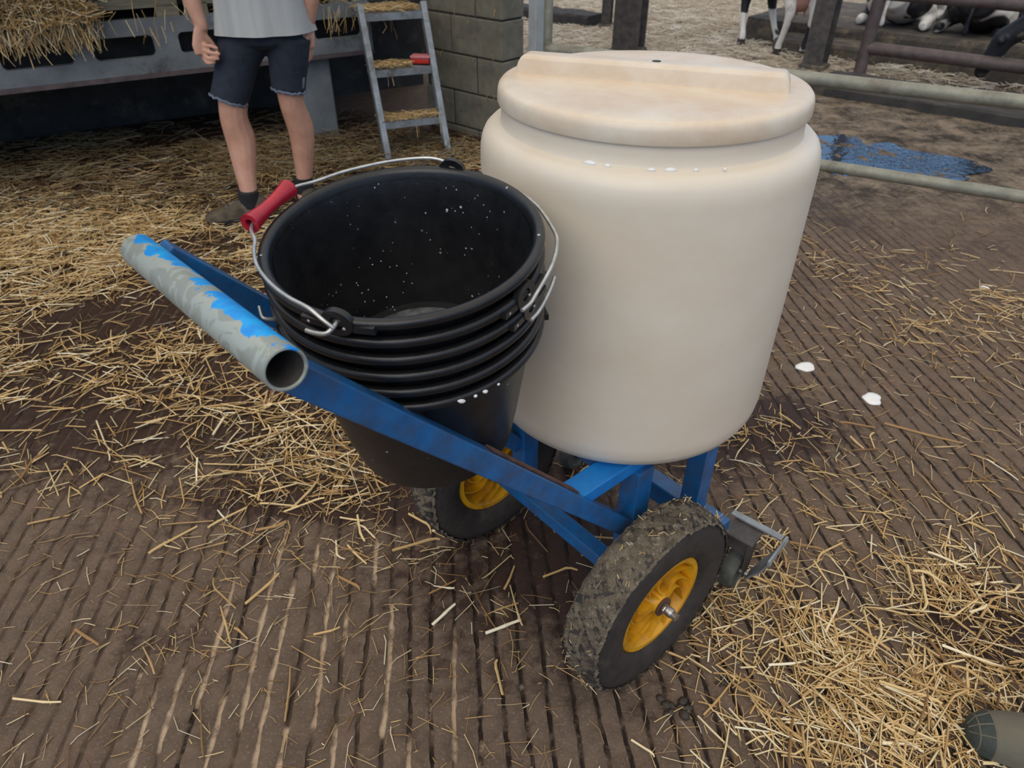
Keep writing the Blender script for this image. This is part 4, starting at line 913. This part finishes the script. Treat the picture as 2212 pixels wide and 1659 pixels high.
# far bedding
L6 = [blob(1.9, 8.6, 1.2, 1.2, 1.0), blob(3.2, 7.1, .8, .22, .9, -.7), blob(.6, 10.2, 1.6, .8, .8), blob(3.6, 6.6, .7, .2, .9, -.7)]
straws('straw_bedding', scatter(L6, 8000, (-1, 6, 5.8, 12), .05, 1.2, 26), 'pale', 'pale straw bedding around the cows beyond the gate', lw=((.05, .18), (.004, .010)), tone=(.4, 1.0))
L7 = [blob(2.2, 5.0, 1.0, .8, 1.0), blob(1.8, 3.6, .9, .5, .7)]
straws('straw_litter', scatter(L7, 350, (.8, 4.5, 3.0, 6.0), .006, .8, 27), 'damp_shaded', 'trodden straw bits in the mud beyond the gate')
# straw heap on the pallets and hanging over the platform edge
def onplat(n, s0, s1, t0, t1, z0, z1, seed):
    r = np.random.default_rng(seed); s = r.uniform(s0, s1, n); t = r.uniform(t0, t1, n); z = z0 + (z1 - z0) * r.uniform(0, 1, n) ** 1.2
    return np.stack([PO.x + PU.x * s + PN.x * t, PO.y + PU.y * s + PN.y * t, z], -1)
heap = np.concatenate([onplat(7000, -.9, 1.4, -.04, .9, .90, 1.0, 1), onplat(4500, -.9, .9, .0, .7, .90, 1.06, 2), onplat(1600, .0, .55, -.10, .1, .80, .98, 3), onplat(1800, 1.2, 2.1, .0, .9, .79, .93, 4), onplat(1500, -.1, .5, -.08, .05, .88, .96, 6)])
straws('straw_heap', heap, 'straw', 'straw heap piled on the pallets along the platform edge', lw=((.05, .18), (.002, .006)), pitch=.25, tone=(.25, 1.0))
hang = np.concatenate([onplat(330, .06, .52, -.10, -.02, .70, .90, 5), onplat(60, -.2, 1.0, -.08, -.02, .68, .85, 7), onplat(22, 1.75, 2.0, -.05, 0, .66, .76, 8)])
straws('hanging_straw', hang, 'straw', 'straw stalks hanging from the heap over the slotted panel', lw=((.06, .17), (.003, .006)), pitch=lambda n: rng.normal(-1.15, .3, n), tone=(.35, 1.0))
# straw on ladder treads
lp = []
for (z, n, y0, y1) in ((.20, 330, .07, .19), (.475, 260, .20, .32), (.755, 480, .34, .60)):
    for _ in range(n):
        p = ladpt(random.uniform(-.18, .18 if z != .475 else .06), random.uniform(y0, y1), z + .006 + random.uniform(0, .022)); lp.append(tuple(p))
straws('tread_straw', lp, 'straw', 'loose straw lying on the ladder treads', lw=((.025, .10), (.002, .005)), pitch=.15, tone=(.2, .9))
lp = [tuple(ladpt(x, y, z)) for x, y, z in ((-.10, .20, .44), (-.07, .20, .43), (.02, .07, .155), (.035, .07, .165), (.17, .06, .17), (.0, .42, .70), (.01, .42, .68), (.02, .40, .63), (-.16, .34, .70), (-.08, .34, .71))]
straws('tread_straw', lp, 'straw', 'few stalks dangling below the ladder treads', lw=((.08, .13), (.003, .006)), pitch=lambda n: rng.normal(-1.4, .15, n))
# stuck straw on the block wall face
bw = []
for _ in range(36):
    s = random.uniform(.02, .6); p = V((-.06, 4.60, 0)) + V((-.7413, .6712, 0)) * s - V((.671, .741, 0)) * .004; bw.append((p.x, p.y, random.uniform(.05, .9)))
straws('stuck_straw', bw, 'straw', 'short straw stuck to the block wall face', lw=((.02, .07), (.003, .006)), pitch=lambda n: rng.normal(-1.4, .25, n), tone=(.1, .6))
# straw bits in the mud on the near tyre
tb = []
for _ in range(90):
    a = random.uniform(-.6, 2.9); x = .262 + random.uniform(-.035, .035); r0 = .2145
    tb.append((x, -r0 * math.cos(a), .209 + r0 * math.sin(a)))
tb = [tuple(Matrix.Translation(CO) @ Matrix.Rotation(CA, 4, 'Z') @ V(p)) for p in tb]

for wh_ in [o for o in bpy.data.objects if o.name.startswith('wheel') and o.type == 'EMPTY' and o.parent == TROL][:1]:
    pp = []
    for _ in range(110):
        a = random.uniform(0, 6.28); pp.append((random.uniform(-.036, .036), .2145 * math.cos(a), .2145 * math.sin(a)))
    so_ = straws('straw_bits', pp, 'straw', None, lw=((.006, .022), (.001, .0028)), pitch=.5, tone=(.3, 1.0), parent=wh_)
# single larger stalks close to the viewer, each its own object
def stalk_mesh(seed):
    r = random.Random(seed); mb = MB(); L = 1.0; b = r.choice([.02, -.02, .04, -.05, .11]); k = r.uniform(-.3, .3)
    pts = [V((-.5, 0, 0)), V((k - .18, b * .7, .004)), V((k, b, .008)), V((k + .15, b * .75, .005)), V((.5, r.uniform(-.03, .03), 0))]
    w_ = .030; mb.tube(pts, [(w_, w_ * .55), (w_ * .95, w_ * .6), (w_ * 1.12, w_ * .75), (w_ * .9, w_ * .5), (w_ * .75, w_ * .35)], 6); me = mb.mesh('straw_stalk'); me.materials.append(MT['stalk']); return me
SM = [stalk_mesh(i) for i in range(8)]
def stalk(x, y, yaw, L, z=.004):
    o = bpy.data.objects.new('straw_stalk', random.choice(SM)); COL.objects.link(o); o.location = (x, y, z); o.rotation_euler = (random.uniform(-.3, .3), random.uniform(-.03, .03), yaw); wf = random.uniform(.75, 1.3) * .10 / max(L, .05); o.scale = (L, L * wf, L * wf)
    if y > 1.45 and x < -.2: g, t = 'stalks at the near edge of the left litter', 'loose straw stalk on the near edge of the litter left of the buckets'
    elif x < -.2: g, t = 'stalks on the grooves at lower left', 'loose straw stalk lying on the tan-filled grooves at lower left'
    elif x < .33: g, t = 'stalks around the nearer wheel and under the trolley', 'loose straw stalk on dark grooved floor under the trolley or left of the nearer wheel'
    elif y < 1.0: g, t = 'stalks in the patch by the boot', 'long yellow straw stalk in the bright patch between nearer wheel and boot'
    else: g, t = 'stalks right of the casters', 'loose straw stalk on bare concrete right of the front caster'
    tag(o, t, 'straw', g)
pts = np.concatenate([scatter(L4, 110, (.3, 1.4, .5, 1.35), .02, .4, 41), scatter(L3, 120, (-1.1, 1.2, .5, 1.7), .0, .6, 42), scatter(L1, 40, (-1.5, .2, 1.2, 2.2), .02, .6, 43)])
for x, y, z in pts:
    stalk(x, y, random.uniform(0, 6.28), random.uniform(.05, .13), .004 + float(z))
for (x, y, yaw, L) in ((-.40, 1.09, -.6, .075), (-.17, 1.08, .6, .075), (.44, .80, .75, .12), (-.02, .97, .45, .09), (.62, 1.10, -.6, .12), (-.62, .95, -.6, .05), (1.28, 1.66, -.45, .22), (.12, 1.12, .25, .09)):
    stalk(x, y, yaw, L)
